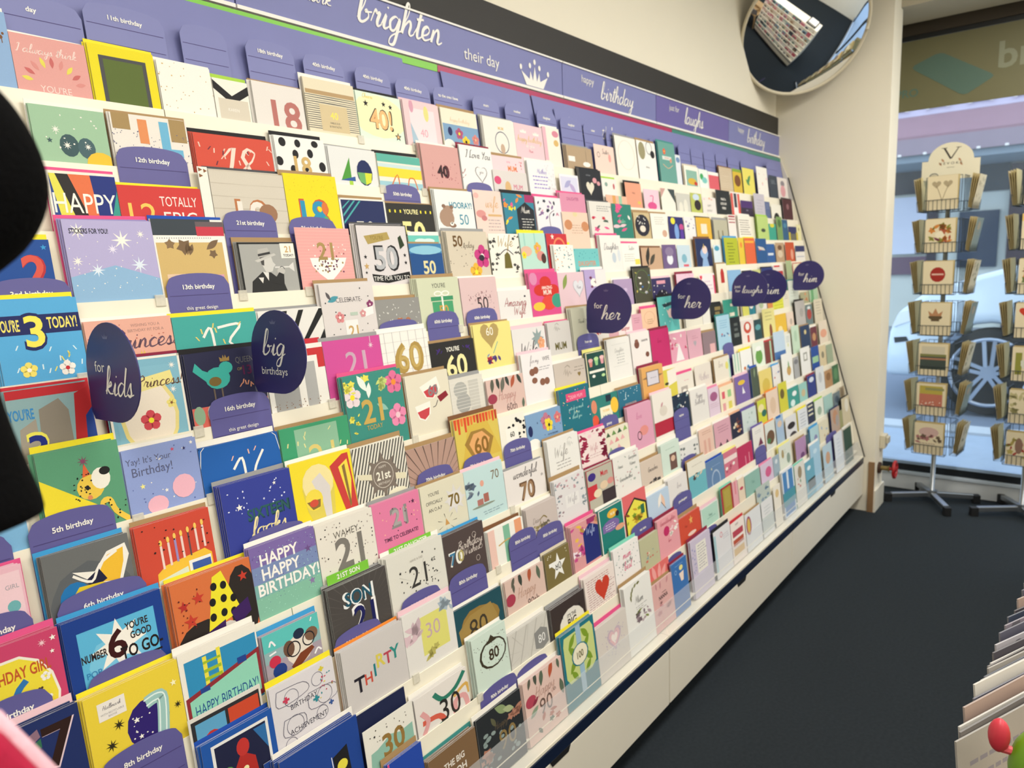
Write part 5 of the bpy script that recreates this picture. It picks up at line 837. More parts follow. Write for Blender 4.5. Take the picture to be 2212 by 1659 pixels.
2540,109,102,0,50|card with a gold panel edged in red|a8983c|T1|b,.14,a8303c;r,.25,.3,.75,1.5,b0a04c
2652,52,97,0,50|narrow pink striped card|e3a8b0||r,.4,0,.6,2,d87c88
2709,64,94,0,50|cream card with a red rosette|e6d4bc|w1|e,.5,1.3,.3,.2,c04860
2781,169,89,0,50|sea green card with pale script|8fb8ac|w1|c,Nan,.5,.5,.16,6c988c;r,0,1.2,1,2,c04858
2961,149,89,0,50|lilac card with a pink cake|d4c4d8|p1|e,.6,.6,.25,.3,d0608c;r,.1,1.2,.3,1.4,2c2430
3198,160,116,0,50|white card with round trees|dadfd2|Y2|e,.3,.5,.1,.25,a89058;e,.75,.9,.15,.3,8a9c8c;z,.2,.3,.6,3,.1,b0b8a8
3427,157,95,0,50|mauve card|b08ab0|a1|e,.6,1.1,.2,.2,6c4470
3591,53,92,0,50|narrow slate card|4c6068||
3663,142,106,0,50|light aqua card|b0d0d4|B1|e,.6,.9,.2,.3,8a8ab0
3812,169,105,0,50|cream card with blue sprigs|e0d8bc||F,5,.1,.2,.9,1.4,.12,8aa8c8,c8b080
4039,160,133,0,50|tan card with a brown dog|b8a090|n1|e,.5,.6,.3,.5,c09070;e,.7,.9,.2,.4,a8a09c
3115,80,90|small grey blue card beside the teal script card|9cb0bc||e,.5,.5,.2,.2,d8e0e4
4200,62,100|narrow olive card near the wall|9c9c70||
#13
4174,160,123,0,50|dark green card|2c4c40|w1|r,0,0,1,.08,d8d4c0
826,91,128,0,78|bright blue card with a pink spine|2448a8|a2|r,0,0,.05,2,d84c8c
928,147,74,0,73|kraft card reading The Big Oh in white|7d6144|t4|t,THE BIG,.5,.35,.13,e9e3da,b;t,OH,.62,.58,.15,e9e3da,b
1079,160,83,0,67|black card with white berries and foliage reading 90|262a2e|w1|F0,20,.03,.45,.97,1.2,.055,8a9a98;g,.55,.15,.2,150,8a9c70;g,.7,.25,.16,160,a8b488;g,.35,.3,.12,120,5c5c44;F,6,.7,.3,.98,.6,.1,b07c68;F,6,.0,.8,.3,1.2,.1,b07c68;t,90,.62,.8,.44,8a7448;c,Happy,.5,.45,.12,5c5040
1251,163,84,0,62|blush floral card reading Happy 90th|e0c2b8|w3|g,.15,.1,.12,70,5c5c50;g,.3,.08,.14,95,4c5448;g,.45,.16,.17,80,5c6a58;g,.7,.12,.18,70,b8583c;g,.9,.12,.12,100,5c6a58;e,.15,.55,.13,.15,b04458;g,.25,.62,.12,30,8a3044;c,Happy,.5,.5,.22,c8a498;t,90,.5,.85,.4,6a544c;t,th,.74,.66,.1,6a544c;g,.93,.75,.18,100,5c6a58;g,.2,.85,.16,30,8a9c84;F,6,.2,1.1,.8,1.4,.1,b86c58,5c6a58
1420,159,128,0,58|teal card with a green leaf lattice and oval reading 100|1f7484|y3|p,c8d488,.1,.12,.88,.12,.95,.3,.95,1.35,.8,1.5,.15,1.5,.06,1.3,.06,.35;g,.3,.35,.2,45,7c9c2c;g,.7,.35,.2,135,7c9c2c;g,.3,.65,.2,135,7c9c2c;g,.72,.62,.18,45,7c9c2c;g,.28,1.05,.2,45,7c9c2c;g,.74,1.05,.2,135,7c9c2c;g,.3,1.35,.18,135,7c9c2c;g,.7,1.35,.18,45,7c9c2c;g,.5,.2,.12,0,7c9c2c;r,.44,0,.58,2,9cbcd0;e,.5,.85,.25,.33,1f7484;e,.5,.85,.22,.3,ece6cc;t,100,.5,.85,.2,6a6038,b
1581,167,79,0,54|pearl card with a pink watercolour heart|d8d0c8|P3|H,.55,.65,.32,c8b4c0;H,.55,.65,.25,e0bcc0;H,.55,.66,.15,efe6e0;d,40,.15,.25,.9,1.2,.016,b8acc0
1749,163,132,0,51|white To Mum card with an olive laurel and grey blossoms|ecebe6|a4|O,.45,.45,.35,.3,ecebe6;g,.3,.25,.09,60,6c6c38;g,.25,.38,.09,90,7c7c44;g,.22,.52,.09,100,6c6c38;g,.4,.15,.09,30,7c7c44;g,.52,.12,.09,10,6c6c38;c,Mum,.5,.75,.22,6c6a68;z,.35,.95,.75,3,.08,a8a6a4;F,14,.35,1.15,.85,1.6,.1,7c6c74,b09ca4,8a9458
1913,136,77,0,50|pale pink card reading Wonderful Nanna|dfb0ac|a1|t,WONDERFUL,.55,.6,.06,3c2c30;t,NANNA,.5,.78,.19,3c2c30,b;g,.2,.15,.14,100,c88c90;g,.4,.2,.14,80,c88c90;g,.75,.15,.14,60,c88c90;F,8,.1,1,.9,1.6,.12,d09c9c,c88c90
1888,171,126,10,50|coral card with big petals|e2706c|u1|g,.4,.3,.25,110,efa4a0;g,.6,.35,.25,80,efa4a0;g,.75,.45,.25,50,efa4a0;e,.55,.6,.12,.08,ecc83c
2050,113,97,0,50|cobalt card with a cream drink|3c72b4|m1|e,.6,.5,.12,.15,e8e090;p,f0dccc,.45,.8,.75,.75,.7,1.3,.55,1.3;o,.25,.6,.1,.03,8fb4dc;z,.2,.25,.7,1,.1,8fb4dc
2203,163,124,0,50|tall lilac card with white cut paper message|cbc2d6|m2|r,.25,.25,.75,1.5,e9e6dc;z,.3,.35,.7,9,.12,9c98a4;d,12,.05,.3,.2,1.6,.03,8a90c0
2392,152,98,0,50|white card with aqua ribbon and balloon|dfdfe2|k2|r,.0,.2,.12,2,a8ccd4;o,.45,.35,.1,.03,d8808c;z,.5,.4,.9,3,.1,b8b4c0
2548,137,81,0,50|white card with stacked red cakes reading Happy|efe4dc|r1|t,HAPPY,.45,.2,.12,6c5c58;r,.1,.5,.85,.85,b84858;r,.1,1,.85,1.35,b8543c;r,.1,1.5,.85,1.9,d8b060
2693,170,74,0,50|white card with a rainbow surfboard|dfe2e4|a1|e,.2,.6,.16,.45,a04c6c;e,.2,.6,.1,.35,d8b85c
2863,160,134,10,50|grey green floral card|b8c4bc|e1|F,8,.1,.1,.9,.8,.12,8a9cac,6c8aa0
2873,135,72,0,50|white lace card|e3e4e4||z,.2,.4,.8,3,.2,c0c8c8;r,0,1,1,2,c8d0cc
3027,90,98,0,50|cream card with a ginger cat|ece6d8||e,.5,.8,.25,.4,dcc088
3146,160,132,0,50|blue and white banner card|4c84bc|w2|b,.08,e6ecf0;r,.4,.1,.55,1.1,d8e4ee;r,0,1.2,1,2,4c94a4
3321,146,120,0,50|white circus card|dfdcd2|T1|e,.5,.6,.2,.4,9c8c70;F,4,.1,.9,.9,1.5,.12,c05c50,6c8c6c
3475,141,98,0,50|turquoise winter card|6ca8bc|w1|e,.4,.5,.2,.15,dcecf0;r,.2,1.3,1,2,3c4c4c
3570,160,160,0,50|light blue card with white clouds|a4c8dc|w1|e,.5,.5,.2,.15,c8e0ec
3772,160,111,0,50|pale blue teddy card|b4ccd8||e,.5,.9,.25,.4,c8a080
3984,160,128,0,50|tall white card near the wall|dde2e8||z,.3,.4,.7,5,.25,c0c8d4'''
TAGS = r'''1,451,159,156|day|
1,614,146,173|11th birthday|
1,791,100,174||
1,934,120,176|18th birthday|
1,1078,115,174|40th birthday|
1,1227,114,173|40th birthday|
1,1358,124,167|40th birthday|
1,1496,119,169|to the one i love|
1,1658,120,170|mum|
1,1807,122,172|mother|
1,1971,109,173|daughter|
1,2103,134,169|daughter|
1,2246,127,167|sister|
1,2398,101,159|grandma|
1,2546,102,166|-|
1,2738,122,170|-|
1,3001,116,173|-|
1,3125,129,168|-|
1,3264,127,167|-|
1,3402,129,170|-|
1,3548,150,168|-|
1,3717,175,169|-|
1,4102,181,190|-|
3,610,130,147|12th birthday|
3,1230,122,119|50th birthday|
3,1538,112,143||
4,783,118,154|21st birthday|
4,931,123,146|21st birthday|
4,1827,120,142|mummy|
5,370,115,151|3rd birthday|
5,640,122,150|13th birthday|this great design,will be back soon
6,1099,127,144|60th birthday|
6,1255,114,153|60th birthday|
6,1399,125,151|60th birthday|
7,659,124,159|16th birthday|this great design,will be back soon
7,1867,125,155|from cat|
8,250,72,142||
8,344,121,149|5th birthday|
8,2929,112,132|-|
9,356,130,147|6th birthday|
9,666,128,144|teen birthday|
9,1095,118,154|70th birthday|
9,1250,112,149|70th birthday|
9,1407,116,153|70th birthday|
9,1874,116,131|granny|
9,223,102,154|7th birthday|
10,370,121,145|7th birthday|
10,1870,112,146|grandma|
10,2335,123,190|nephew|-,-
10,220,105,161|7th birthday|
11,360,123,141|8th birthday|
11,787,120,146|30th birthday|
11,963,120,151|30th birthday|
11,1110,128,146|80th birthday|
11,1333,113,171|80th birthday|
11,1446,121,152|80th birthday|
11,2315,125,140|-|
12,1888,147,143|nan nana|
12,2183,144,155|granddaughter|
12,2959,130,152|-|
13,1118,135,140|90th birthday|
13,1250,131,130|90th birthday|
13,2056,114,132|godmother|
13,2338,132,135|nan|
13,3898,204,159|-|'''
ROW = ['', 'one', 'two', 'three', 'four', 'five', 'six', 'seven', 'eight', 'nine', 'ten', 'eleven', 'twelve', 'thirteen']
EN = dict(w='white', k='black', a='kraft', y='yellow', Y='pale yellow', G='lime', s='grey', S='dark grey', P='pink', q='pale pink', m='dark red', r='red', b='blue', B='bright blue', e='beige', p='lilac', t='teal', T='mint', l='lilac', z='peach', u='brown', v='purple', x='striped', o='orange', p2='', n='navy', U='')
TREE = dict(m='MUM')
seedc = 0; k = 0
def stand(o, x, k, off, dz=0):
    y, z = lip(k); below = .05 if k < 13 else .078
    zb = z-below; o.location = (x, y+.001+off-below*TT, zb+dz); o.rotation_euler = (-TH, 0, 0)
def cut(desc, n):
    wd = desc.split(); return ' '.join(wd[:n])
for ln in CARDS.split('\n'):
    if not ln: continue
    if ln[0] == '#': k = int(ln[1:]); continue
    pos, desc, base, ex, ops = (ln.split('|')+['', '', ''])[:5]
    pp = [float(q) for q in pos.split(',')]; x, w_, hv = pp[0]/1000, pp[1]/1000, pp[2]/1000
    off = (pp[3]/1000 if len(pp) > 3 else 0); vs = pp[4]/100 if len(pp) > 4 else .65; below = .05 if k < 13 else .078
    h_ = hv+below*SEC; seedc += 1; R = random.Random(seedc*7)
    bc = colour(base); art = Art(h_/w_, seedc, vs).run(ops)
    me = card_mesh('greeting_card', w_, h_, bc, art, edge=tuple(min(1, .35*c+.5) for c in bc))
    o = bpy.data.objects.new('greeting_card', me); C.objects.link(o); stand(o, x, k, off); o.rotation_euler = (-TH, R.uniform(-.006, .006), 0)
    nw = len(desc.split()); lab = desc+(', row %s from the top' % ROW[k] if nw <= 11 else (' in row %s' % ROW[k] if nw <= 13 else ''))
    tag(o, lab, 'card', 'greeting cards in row %s of the rack' % ROW[k])
    n = int(ex[1:]) if len(ex) > 1 else 0
    if x > 2.3: n = 0
    if n > 0 and off == 0:
        sm = card_mesh('spare_card', w_, h_, tuple(c*.92 for c in bc), None, edge=tuple(min(1, .3*c+.55) for c in bc))
        for j in range(n):
            s = bpy.data.objects.new('spare_card', sm); C.objects.link(s)
            stand(s, x-R.uniform(.0012, .004)*(j+1)*.8, k, off+.0026*(j+1)+R.uniform(0, .0003), R.uniform(0, .0008)*(j+1)); s.rotation_euler = (-TH, R.uniform(-.01, .01), R.uniform(-.01, .004))
            tag(s, ['nearest', 'second', 'third', 'fourth', 'fifth', 'last'][j]+' spare copy behind the '+cut(desc, 11), 'card', 'spare copies of the '+cut(desc, 11))
    if ex and off == 0:
        c = colour(ex[0]); em_ = card_mesh('envelope', w_+R.uniform(.002, .007), h_+R.uniform(.005, .011), c, None, .0012, False)
        e = bpy.data.objects.new('envelope', em_); C.objects.link(e); stand(e, x-R.uniform(.002, .005), k, min(.0135, off+.0026*(n+1)+.0018))
        e.rotation_euler = (-TH, R.uniform(-.012, .012), 0)
        tag(e, EN.get(ex[0], 'plain')+' envelope behind the '+cut(desc, 11), 'envelope', 'envelopes behind cards in row '+ROW[k])

# purple divider tags
seen = {}
for ln in TAGS.split('\n'):
    q = ln.split('|'); k, x, w_, hv = [float(a) for a in q[0].split(',')]; k = int(k); x /= 1000; w_ /= 1000; hv /= 1000
    words = q[1]; extra = q[2] if len(q) > 2 else ''
    below = .045; h_ = hv+below
    t = thing('divider_tag', '', 'tag', (0, 0, 0)); stand(t, x, k, .0165-.001, .004)
    pts = [(0, 0), (w_, 0), (w_, h_-.012), (w_-.006, h_-.001)] + [(w_/2+(w_/2-.006)*math.cos(a), h_-.001+.012*math.sin(a)) for a in [math.pi*i/12 for i in range(1, 12)]] + [(.006, h_-.001), (0, h_-.012)]
    MB().prism(pts, 0, .0008, 1).build('board', MPUR if k == 1 else MTAG, t)
    gm = MB()
    for zz in (h_-.03, h_-.062): gm.box(.004, -.0003, zz, w_-.004, -.0001, zz+.0012)
    gm.build('crease', mat('tag_crease', '463c78', .6, noise=.05) if 'tag_crease' not in bpy.data.materials else bpy.data.materials['tag_crease'], t)
    if words and words != '-':
        P, wd = tpolys(words, True); s_ = min(.0085, w_*.8/wd); flat_print('lettering', P, MWHT, t, s_, (w_/2-wd*s_/2, -.0004, h_-.018))
    for i, e_ in enumerate([a for a in extra.split(',') if a and a != '-']):
        P, wd = tpolys(e_); s_ = .0068; flat_print('lettering', P, MWHT, t, s_, (w_/2-wd*s_/2, -.0004, h_-.056-i*.0135))
    nm = ('purple divider tag reading '+words) if words and words != '-' else 'plain purple divider tag'
    cnt = seen.get((nm, k), 0); seen[(nm, k)] = cnt+1
    ordn = ['first', 'second', 'third', 'fourth', 'fifth', 'sixth', 'seventh', 'eighth', 'ninth', 'tenth'][cnt]
    t['label'] = '%s, %s from left in row %s' % (nm, ordn, ROW[k]); t['group'] = 'purple divider tags'
# green relation strips
for k, x, w_, hv, s in ((10, .806, .104, .149, '21ST SON'), (10, .968, .125, .15, '21ST DAUGHTER')):
    t = thing('relation_strip', 'lime green label strip reading '+s, 'label'); stand(t, x, k, .0125, .0)
    MB().box(0, 0, .05, w_, .0008, .05+hv).build('board', mat('lime_strip', '7ac43a', .5, noise=.03) if 'lime_strip' not in bpy.data.materials else bpy.data.materials['lime_strip'], t)
    P, wd = tpolys(s, True); s_ = min(.0095, w_*.8/wd); flat_print('lettering', P, MWHT, t, s_, (w_/2-wd*s_/2, -.0004, .05+hv-.0135))
# clear lip clips
CL = [(1,1.2,'below the 40 exclamation card'),(4,.626,'left of the 13th birthday tag'),(4,.788,'below the trumpeter card'),(4,.942,'left of the large 50 card'),(1,1.38,'right of the tassel card'),(6,.635,'below the queen card'),(6,.928,'below the silver numeral card'),(7,1.127,'below the wine glass card'),(11,.96,'below the vellum 30 card'),(12,1.12,'below the mint 80 badge card'),(7,.628,'right of the periwinkle card'),(9,1.389,'right of the pale blue 70 card'),(2,1.229,'left of the 50th tag'),(2,1.371,'right of the 50th tag'),(5,1.373,'right of the gift card'),(10,1.283,'right of the dark brown 70 card'),(11,1.756,'beside the rounded mum card'),(5,.472,'below the sky blue 3 card'),(7,.5,'above the candle card')]
for k, x, lab in CL:
    y, z = lip(k); o = MB().prism([(-.003, -.014), (.001, -.014), (.003, .006), (-.001, .006)], -.009, .009, 0).build('lip_clip', MFROST, None, .0008); o.location = (x, y-.0035, z)
    tag(o, 'frosted clip on the row %s lip, %s' % (ROW[k], lab), 'clip')
# round signs on stalks
DISC = [(.476, 1.362, 'for', 'kids', 'indigo round sign reading for kids at the left'), (.767, 1.36, '', 'big', 'indigo round sign reading big birthdays'), (1.944, 1.36, 'for', 'her', 'indigo round sign reading for her, the one nearer the left of the photo'), (2.538, 1.356, 'for', 'her', 'indigo round sign reading for her, beside the turquoise bird card'),
        (3.137, 1.364, 'just for', 'laughs', 'indigo round sign reading just for laughs'), (3.39, 1.362, 'for', 'him', 'indigo round sign reading for him, half hidden behind the laughs sign'), (3.982, 1.393, 'for', 'him', 'indigo round sign reading for him nearest the wall')]
for x, z, s1, s2, lab in DISC:
    t = thing('round_sign', lab, 'sign', (x, 1.16, z), math.radians(4), 'round signs standing out from the rack'); R_ = .0775
    pts = [(R_*math.cos(a), R_*math.sin(a)) for a in [math.radians(-80+310*i/30) for i in range(0, 30)]] + [(R_*.93, -R_*.8)]
    pts = [(R_*math.cos(math.radians(a)), R_*math.sin(math.radians(a))) for a in range(-90, 181, 9)]; pts = [(p[0], p[1]) for p in pts]
    # local y points to the rack: the square corner hangs at the lower rack side
    poly = [(-p[0], p[1]) for p in pts] + [(R_, -R_*.82), (R_*.9, -R_)]
    MB().prism(poly, -.001, .001, 0).build('disc', MDISC, t)
    MB().box(-.0008, R_*.7, -R_*1.0, .0008, R_+.02, -R_*.6).build('bracket', MCLEAR, t)
    def pr(kind, s, yy, zz, h, b=False):
        P, wd = script_polys(s, 4, .17) if kind == 'c' else tpolys(s, b)
        flat_print('lettering', P, MWHT, t, h, (-.0013, yy, zz), 'yz')
    flat_print('crown_print', [[(a*.12, b*.12) for a, b in cr]], mat('dim_silver', '6c6a94', .4, .3, noise=.05) if 'dim_silver' not in bpy.data.materials else bpy.data.materials['dim_silver'], t, 1, (-.0013, .008, .052), 'yz')
    if s2 == 'big': pr('c', 'big', .045, -.005, .021); pr('t', 'birthdays', .05, -.042, .0145)
    elif s2 == 'laughs': pr('t', 'just', .066, .004, .013); pr('t', 'for', .062, -.015, .013); pr('c', 'laughs', .034, -.018, .0135)
    else: pr('t', 'for', .05, .0, .0175); pr('c', s2, .026, -.034, .02)

# ------------------------------------------------------------ convex mirror
mt = thing('convex_mirror', 'round convex security mirror high in the corner', 'mirror', (4.12, 1.25, 2.655))
MM = mat('mirror_dome', 'e4e6e8', .02, 1.0, noise=.01)
V = []; F = []; n = 48; RR = .33; sag = .042; Rs = (RR*RR+sag*sag)/(2*sag)
V.append((0, 0, sag)); rings = 10
for i in range(1, rings+1):
    r = RR*i/rings; zz = math.sqrt(Rs*Rs-r*r)-(Rs-sag)
    for j in range(n): a = 2*math.pi*j/n; V.append((r*math.cos(a), r*math.sin(a), zz))
for j in range(n): F.append((0, 1+j, 1+(j+1) % n))
for i in range(rings-1):
    for j in range(n): a = 1+i*n+j; b = 1+i*n+(j+1) % n; F.append((a, a+n, b+n, b))
m = MB(); m.v = V; m.f = F; dome = m.build('dome', MM, mt, smooth=True)
m = MB(); m.tube([(  .331*math.cos(2*math.pi*j/64), .331*math.sin(2*math.pi*j/64), 0) for j in range(65)], .009, 8); m.build('rim', mat('cream_rim', 'd8ceb4', .4, noise=.03), mt, smooth=True)
m = MB(); m.prism([(.3*math.cos(2*math.pi*j/32), .3*math.sin(2*math.pi*j/32)) for j in range(32)], -.012, -.006, 2); m.build('back_plate', MBLACK, mt)
m = MB(); m.tube([(0, 0, -.01), (0, 0, -.4)], .012); m.build('bracket', MDARK, mt)
nrm = Vector((-.62, -.56, -.55)).normalized()
mt.rotation_mode = 'QUATERNION'; mt.rotation_quaternion = nrm.to_track_quat('Z', 'Y')

# ------------------------------------------------------------ pier fittings
t = thing('gate_valve', 'red wheel valve on a brass pipe stub at the pier', 'valve', (4.56, YP, .245))
MB().tube([(0, -.001, 0), (0, -.014, 0)], .034, 16).build('flange', mat('rusty_flange', '4a3428', .7, .4, noise=.2), t)
MB().tube([(0, -.014, 0), (0, -.05, 0), (0, -.06, 0)], [.014, .014, .02], 12).build('pipe', mat('aged_brass', '8a7848', .4, .7, noise=.15), t)
hw = MB().tube([(.046*math.cos(2*math.pi*j/24), -.088, .046*math.sin(2*math.pi*j/24)) for j in range(25)], .009, 8)
for j in range(4): a = math.pi*j/2; hw.tube([(0, -.088, 0), (.046*math.cos(a), -.088, .046*math.sin(a))], .006, 6)
hw.tube([(0, -.06, 0), (0, -.098, 0)], .009, 10); hw.build('hand_wheel', mat('red_enamel', 'a81c20', .35, noise=.1), t, smooth=True)
t = thing('wall_socket', 'beige switched socket box low on the pier', 'socket', (4.60, YP, .40))
MB().box(-.04, -.03, -.04, .04, -.001, .04).build('back_box', mat('beige_plastic', 'd0c8b0', .4, noise=.02), t, .004)
MB().box(-.032, -.045, -.01, .03, -.0305, .03).build('plug', mat('beige_plug', 'c4bca4', .4, noise=.02), t, .004)
struct(MB().box(XE-.012, YP-.002, 0, XE-.001, YP+.03, .3).build('trim_1', mat('worn_timber', '8a6a48', .8, noise=.2, nscale=15)))

# ------------------------------------------------------------ wire spinner stands
MWIRE = mat('grey_wire', '4a5258', .35, .7, noise=.05)
MKR = mat('kraft_card', 'c9b691', .7, noise=.05)
GART = ['H,.3,.3,.16,a89a7c;H,.68,.3,.16,a89a7c;l,8a7c60,.02,.5,.9,.4,.6,.3,.35;l,8a7c60,.02,.5,.9,.6,.6,.7,.35', 'F,26,.2,.25,.85,.85,.13,a8583c,c8803c,8a4a5c,8a8a3c;W,.5,.58,.16,e6dcc0', 'e,.5,.5,.26,.28,9c2c24;r,.3,.46,.7,.52,d8b0a0', 'e,.5,.55,.24,.1,5c4c34;p,b0805c,.3,.5,.25,.3,.4,.42,.5,.2,.6,.42,.75,.3,.7,.5;r,.36,.55,.64,.7,5c4c34', 'r,.05,.45,.95,1,3f4a44;r,.05,.4,.95,.5,7a7a48;r,.05,.55,.95,.62,a8785c;r,.1,.1,.9,.4,c8c0a8', 'r,.1,.08,.9,.4,b0a048;r,.1,.4,.9,.9,b8705c;d,20,.1,.7,.9,.9,.02,e8d8c8;r,.3,.15,.95,.25,8a8a5c', 'e,.5,.35,.35,.2,c8a8a0;F,12,.1,.5,.9,.8,.1,a87070,6c5c4c;z,.1,.8,.9,2,.08,8a6c6c',
        'F,30,.05,.1,.95,1.1,.13,8a8a3c,b0a85c,e6e0c8;W,.5,.5,.2,efe8d0', 'e,.6,.7,.22,.24,5c2c2c;W,.6,.7,.1,c89890;r,0,0,1,.25,e0bc70', 'F,20,.05,.3,.95,1,.14,8a5c3c,c8803c,6c7c4c', 'H,.3,.3,.2,c03c28;l,3c3834,.03,.4,.7,.6,.5,.8,.6', 'r,.1,.2,.3,1,8a8a3c;r,.7,.2,.9,1,8a8a3c;W,.5,.6,.25,d0d0c0', 'F,26,.05,.1,.95,1,.12,8a8458,b8b080', 'F,22,.05,.2,.95,1,.12,7c7c3c,a03c34,b0a05c;e,.4,.5,.12,.3,8a6c5c']
GLAB = ['twin heart dandelion', 'autumn wreath', 'dark red disc', 'crown basket', 'dark hillside', 'yellow and rust landscape', 'rose sketch', 'white blossom', 'brown bloom', 'orange foliage', 'red heart', 'green bottle', 'olive leaf', 'red berry garden']
def spinner(cx, cyy, rot, lab, first, signed, where):
    t = thing('card_spinner', lab, 'stand', (cx, cyy, 0), rot)
    MB().tube([(0, 0, .05), (0, 0, 1.9)], .013, 10).build('pole', MSTEEL, t, smooth=True)
    MB().tube([(0, 0, .035), (0, 0, .075)], .03, 12).build('hub', MSTEEL, t)
    for i in range(4):
        a = math.radians(27+90*i)-rot; dx, dy = math.cos(a), math.sin(a)
        l = MB().bar((dx*.02, dy*.02, .05), (dx*.225, dy*.225, .04), .03, .028).build('leg', MSTEEL, t, .003)
        MB().bar((dx*.222, dy*.222, .026), (dx*.262, dy*.262, .026), .036, .05).build('foot', MRUB, l, .003)
    zs = [1.72-.232*i for i in range(7)]
    for zi, z in enumerate(zs):
        for f in range(4):
            a = f*math.pi/2; Rm = Matrix.Rotation(a, 4, 'Z')
            mb = MB(); w2 = .085
            def P(x, y, zz): return tuple(Rm @ Vector((x, y, zz)))
            for xx in [-w2+2*w2*i/8 for i in range(9)]:
                mb.tube([P(xx, -.135, z-.005), P(xx, -.14, z+.052)], .0014, 4)
            for xx in (-w2, -.055, -.028, 0, .028, .055, w2): mb.tube([P(xx, -.135, z-.005), P(xx, -.1, z-.005), P(xx, -.094, z+.18)], .0016, 4)
            for yy, zz in ((-.135, -.005), (-.14, .052), (-.1, -.005), (-.094, .18)): mb.tube([P(-w2, yy, z+zz), P(w2, yy, z+zz)], .0018, 4)
            mb.build('wire_pocket', MWIRE, t)
            if f == 2: continue
            hh = .182; ww = .148
            gi = zi+first
            art = Art(hh/ww, zi*9+f+first).run(GART[gi] if f == 0 else ('F,10,.1,.1,.9,.9,.1,8a8458,b0a080' if (zi+f) % 2 else 'z,.2,.3,.8,4,.1,a89c80;W,.5,.3,.2,b8a88c'))
            bs = colour('dccfae') if f == 0 or zi % 2 == 0 else colour(['8f9a90', 'c8bc98', 'a8a890'][f-1])
            me = card_mesh('gift_card', ww, hh, bs, art, edge=colour('cfc19a'))
            c = bpy.data.objects.new('gift_card', me); C.objects.link(c)
            W = Matrix.Translation((cx, cyy, 0)) @ Matrix.Rotation(rot, 4, 'Z') @ Rm @ Matrix.Translation((-ww/2, -.133, z-.001)) @ Matrix.Rotation(.17 if f in (1, 3) else .03, 4, 'X'); c.matrix_world = W
            side = ['front', 'right', 'rear', 'left'][f]; nth = ['top', 'second', 'third', 'fourth', 'fifth', 'sixth', 'bottom'][zi]
            tag(c, ('cream %s card, %s tier of the %s spinner' % (GLAB[gi], nth, where)) if f == 0 else 'cream card in the %s pocket, %s tier of the %s spinner' % (side, nth, where), 'card', 'cards on the %s spinner' % where)
            for j in range(3):
                me2 = bpy.data.meshes.get('kraft_stack') or card_mesh('kraft_stack', ww, hh, colour('c4b07c'), None, edge=colour('cfc08c'))
                c2 = bpy.data.objects.new('gift_card', me2); C.objects.link(c2); c2.matrix_world = W @ Matrix.Translation((0, .0065*(j+1), .002*j)) @ Matrix.Rotation(-.03*(j+1), 4, 'X')
                tag(c2, '%s kraft spare behind the %s card, %s tier of the %s spinner' % (['first', 'second', 'third'][j], side, nth, where), 'card', 'spare cards on the %s spinner' % where)
    if signed:
        pts = [(-.125, 0), (.125, 0), (.125, .11), (.1, .11)] + [(.098*math.cos(a), .11+.1*math.sin(a)) for a in [math.pi*i/14 for i in range(0, 15)]] + [(-.1, .11), (-.125, .11)]
        s = thing('spinner_sign', 'cream arched sign with a large V on the left spinner', 'sign', (cx, cyy, 1.89), math.radians(-82)); s.scale = (1.12, 1.12, .95)
        MB().prism(pts, -.002, .002, 1).build('board', mat('cream_sign', 'd6cfb6', .6, noise=.02), s)
        V_ = [[(-.035, .06), (-.026, .06), (.002, .0), (-.004, -.006)], [(.03, .06), (.034, .06), (.003, -.004), (-.002, 0)], [(-.042, .058), (-.018, .058), (-.018, .061), (-.042, .061)], [(.02, .058), (.042, .058), (.042, .061), (.02, .061)]]
        flat_print('logo', V_, mat('sign_ink', '2c2620', .6, noise=.05), s, 1, (0, -.0026, .12))
        P, wd = tpolys('V E V O K E'); flat_print('lettering', P, bpy.data.materials['sign_ink'], s, .014, (-wd*.007, -.0026, .085))
        P, wd = tpolys('stationery'); flat_print('lettering', P, bpy.data.materials['sign_ink'], s, .006, (-wd*.003, -.0026, .066))
        flat_print('leaf_print', [[(a, b) for a, b in leafp(x, y, .012, 60)] for x, y in ((-.045, -.03), (.045, -.035), (-.035, -.01), (.038, -.012))], mat('sign_leaf', 'a87c58', .6, noise=.1), s, 1, (0, -.0026, .12))
        MB().tube([(-.07+.018*math.cos(2*math.pi*j/20), -.01, .02+.018*math.sin(2*math.pi*j/20)) for j in range(21)], .002, 5).build('ring', MWIRE, s)
ROT = math.radians(-96)
spinner(4.83, .655, ROT, 'wire card spinner with an arched V sign in front of the window', 0, True, 'left')
spinner(4.80, .207, ROT, 'wire card spinner cut by the right edge of the photo', 7, False, 'right')
o = MB().box(-.002, -.045, 0, .002, .045, .13).build('pastel_sign', mat('pastel_topper', 'd8e8ee', .5, noise=.1, nscale=12), None, .001); o.location = (4.8, .207, 1.905); o.rotation_euler = (0, 0, math.radians(8))
tag(o, 'small pink and pale blue topper above the right spinner', 'sign')

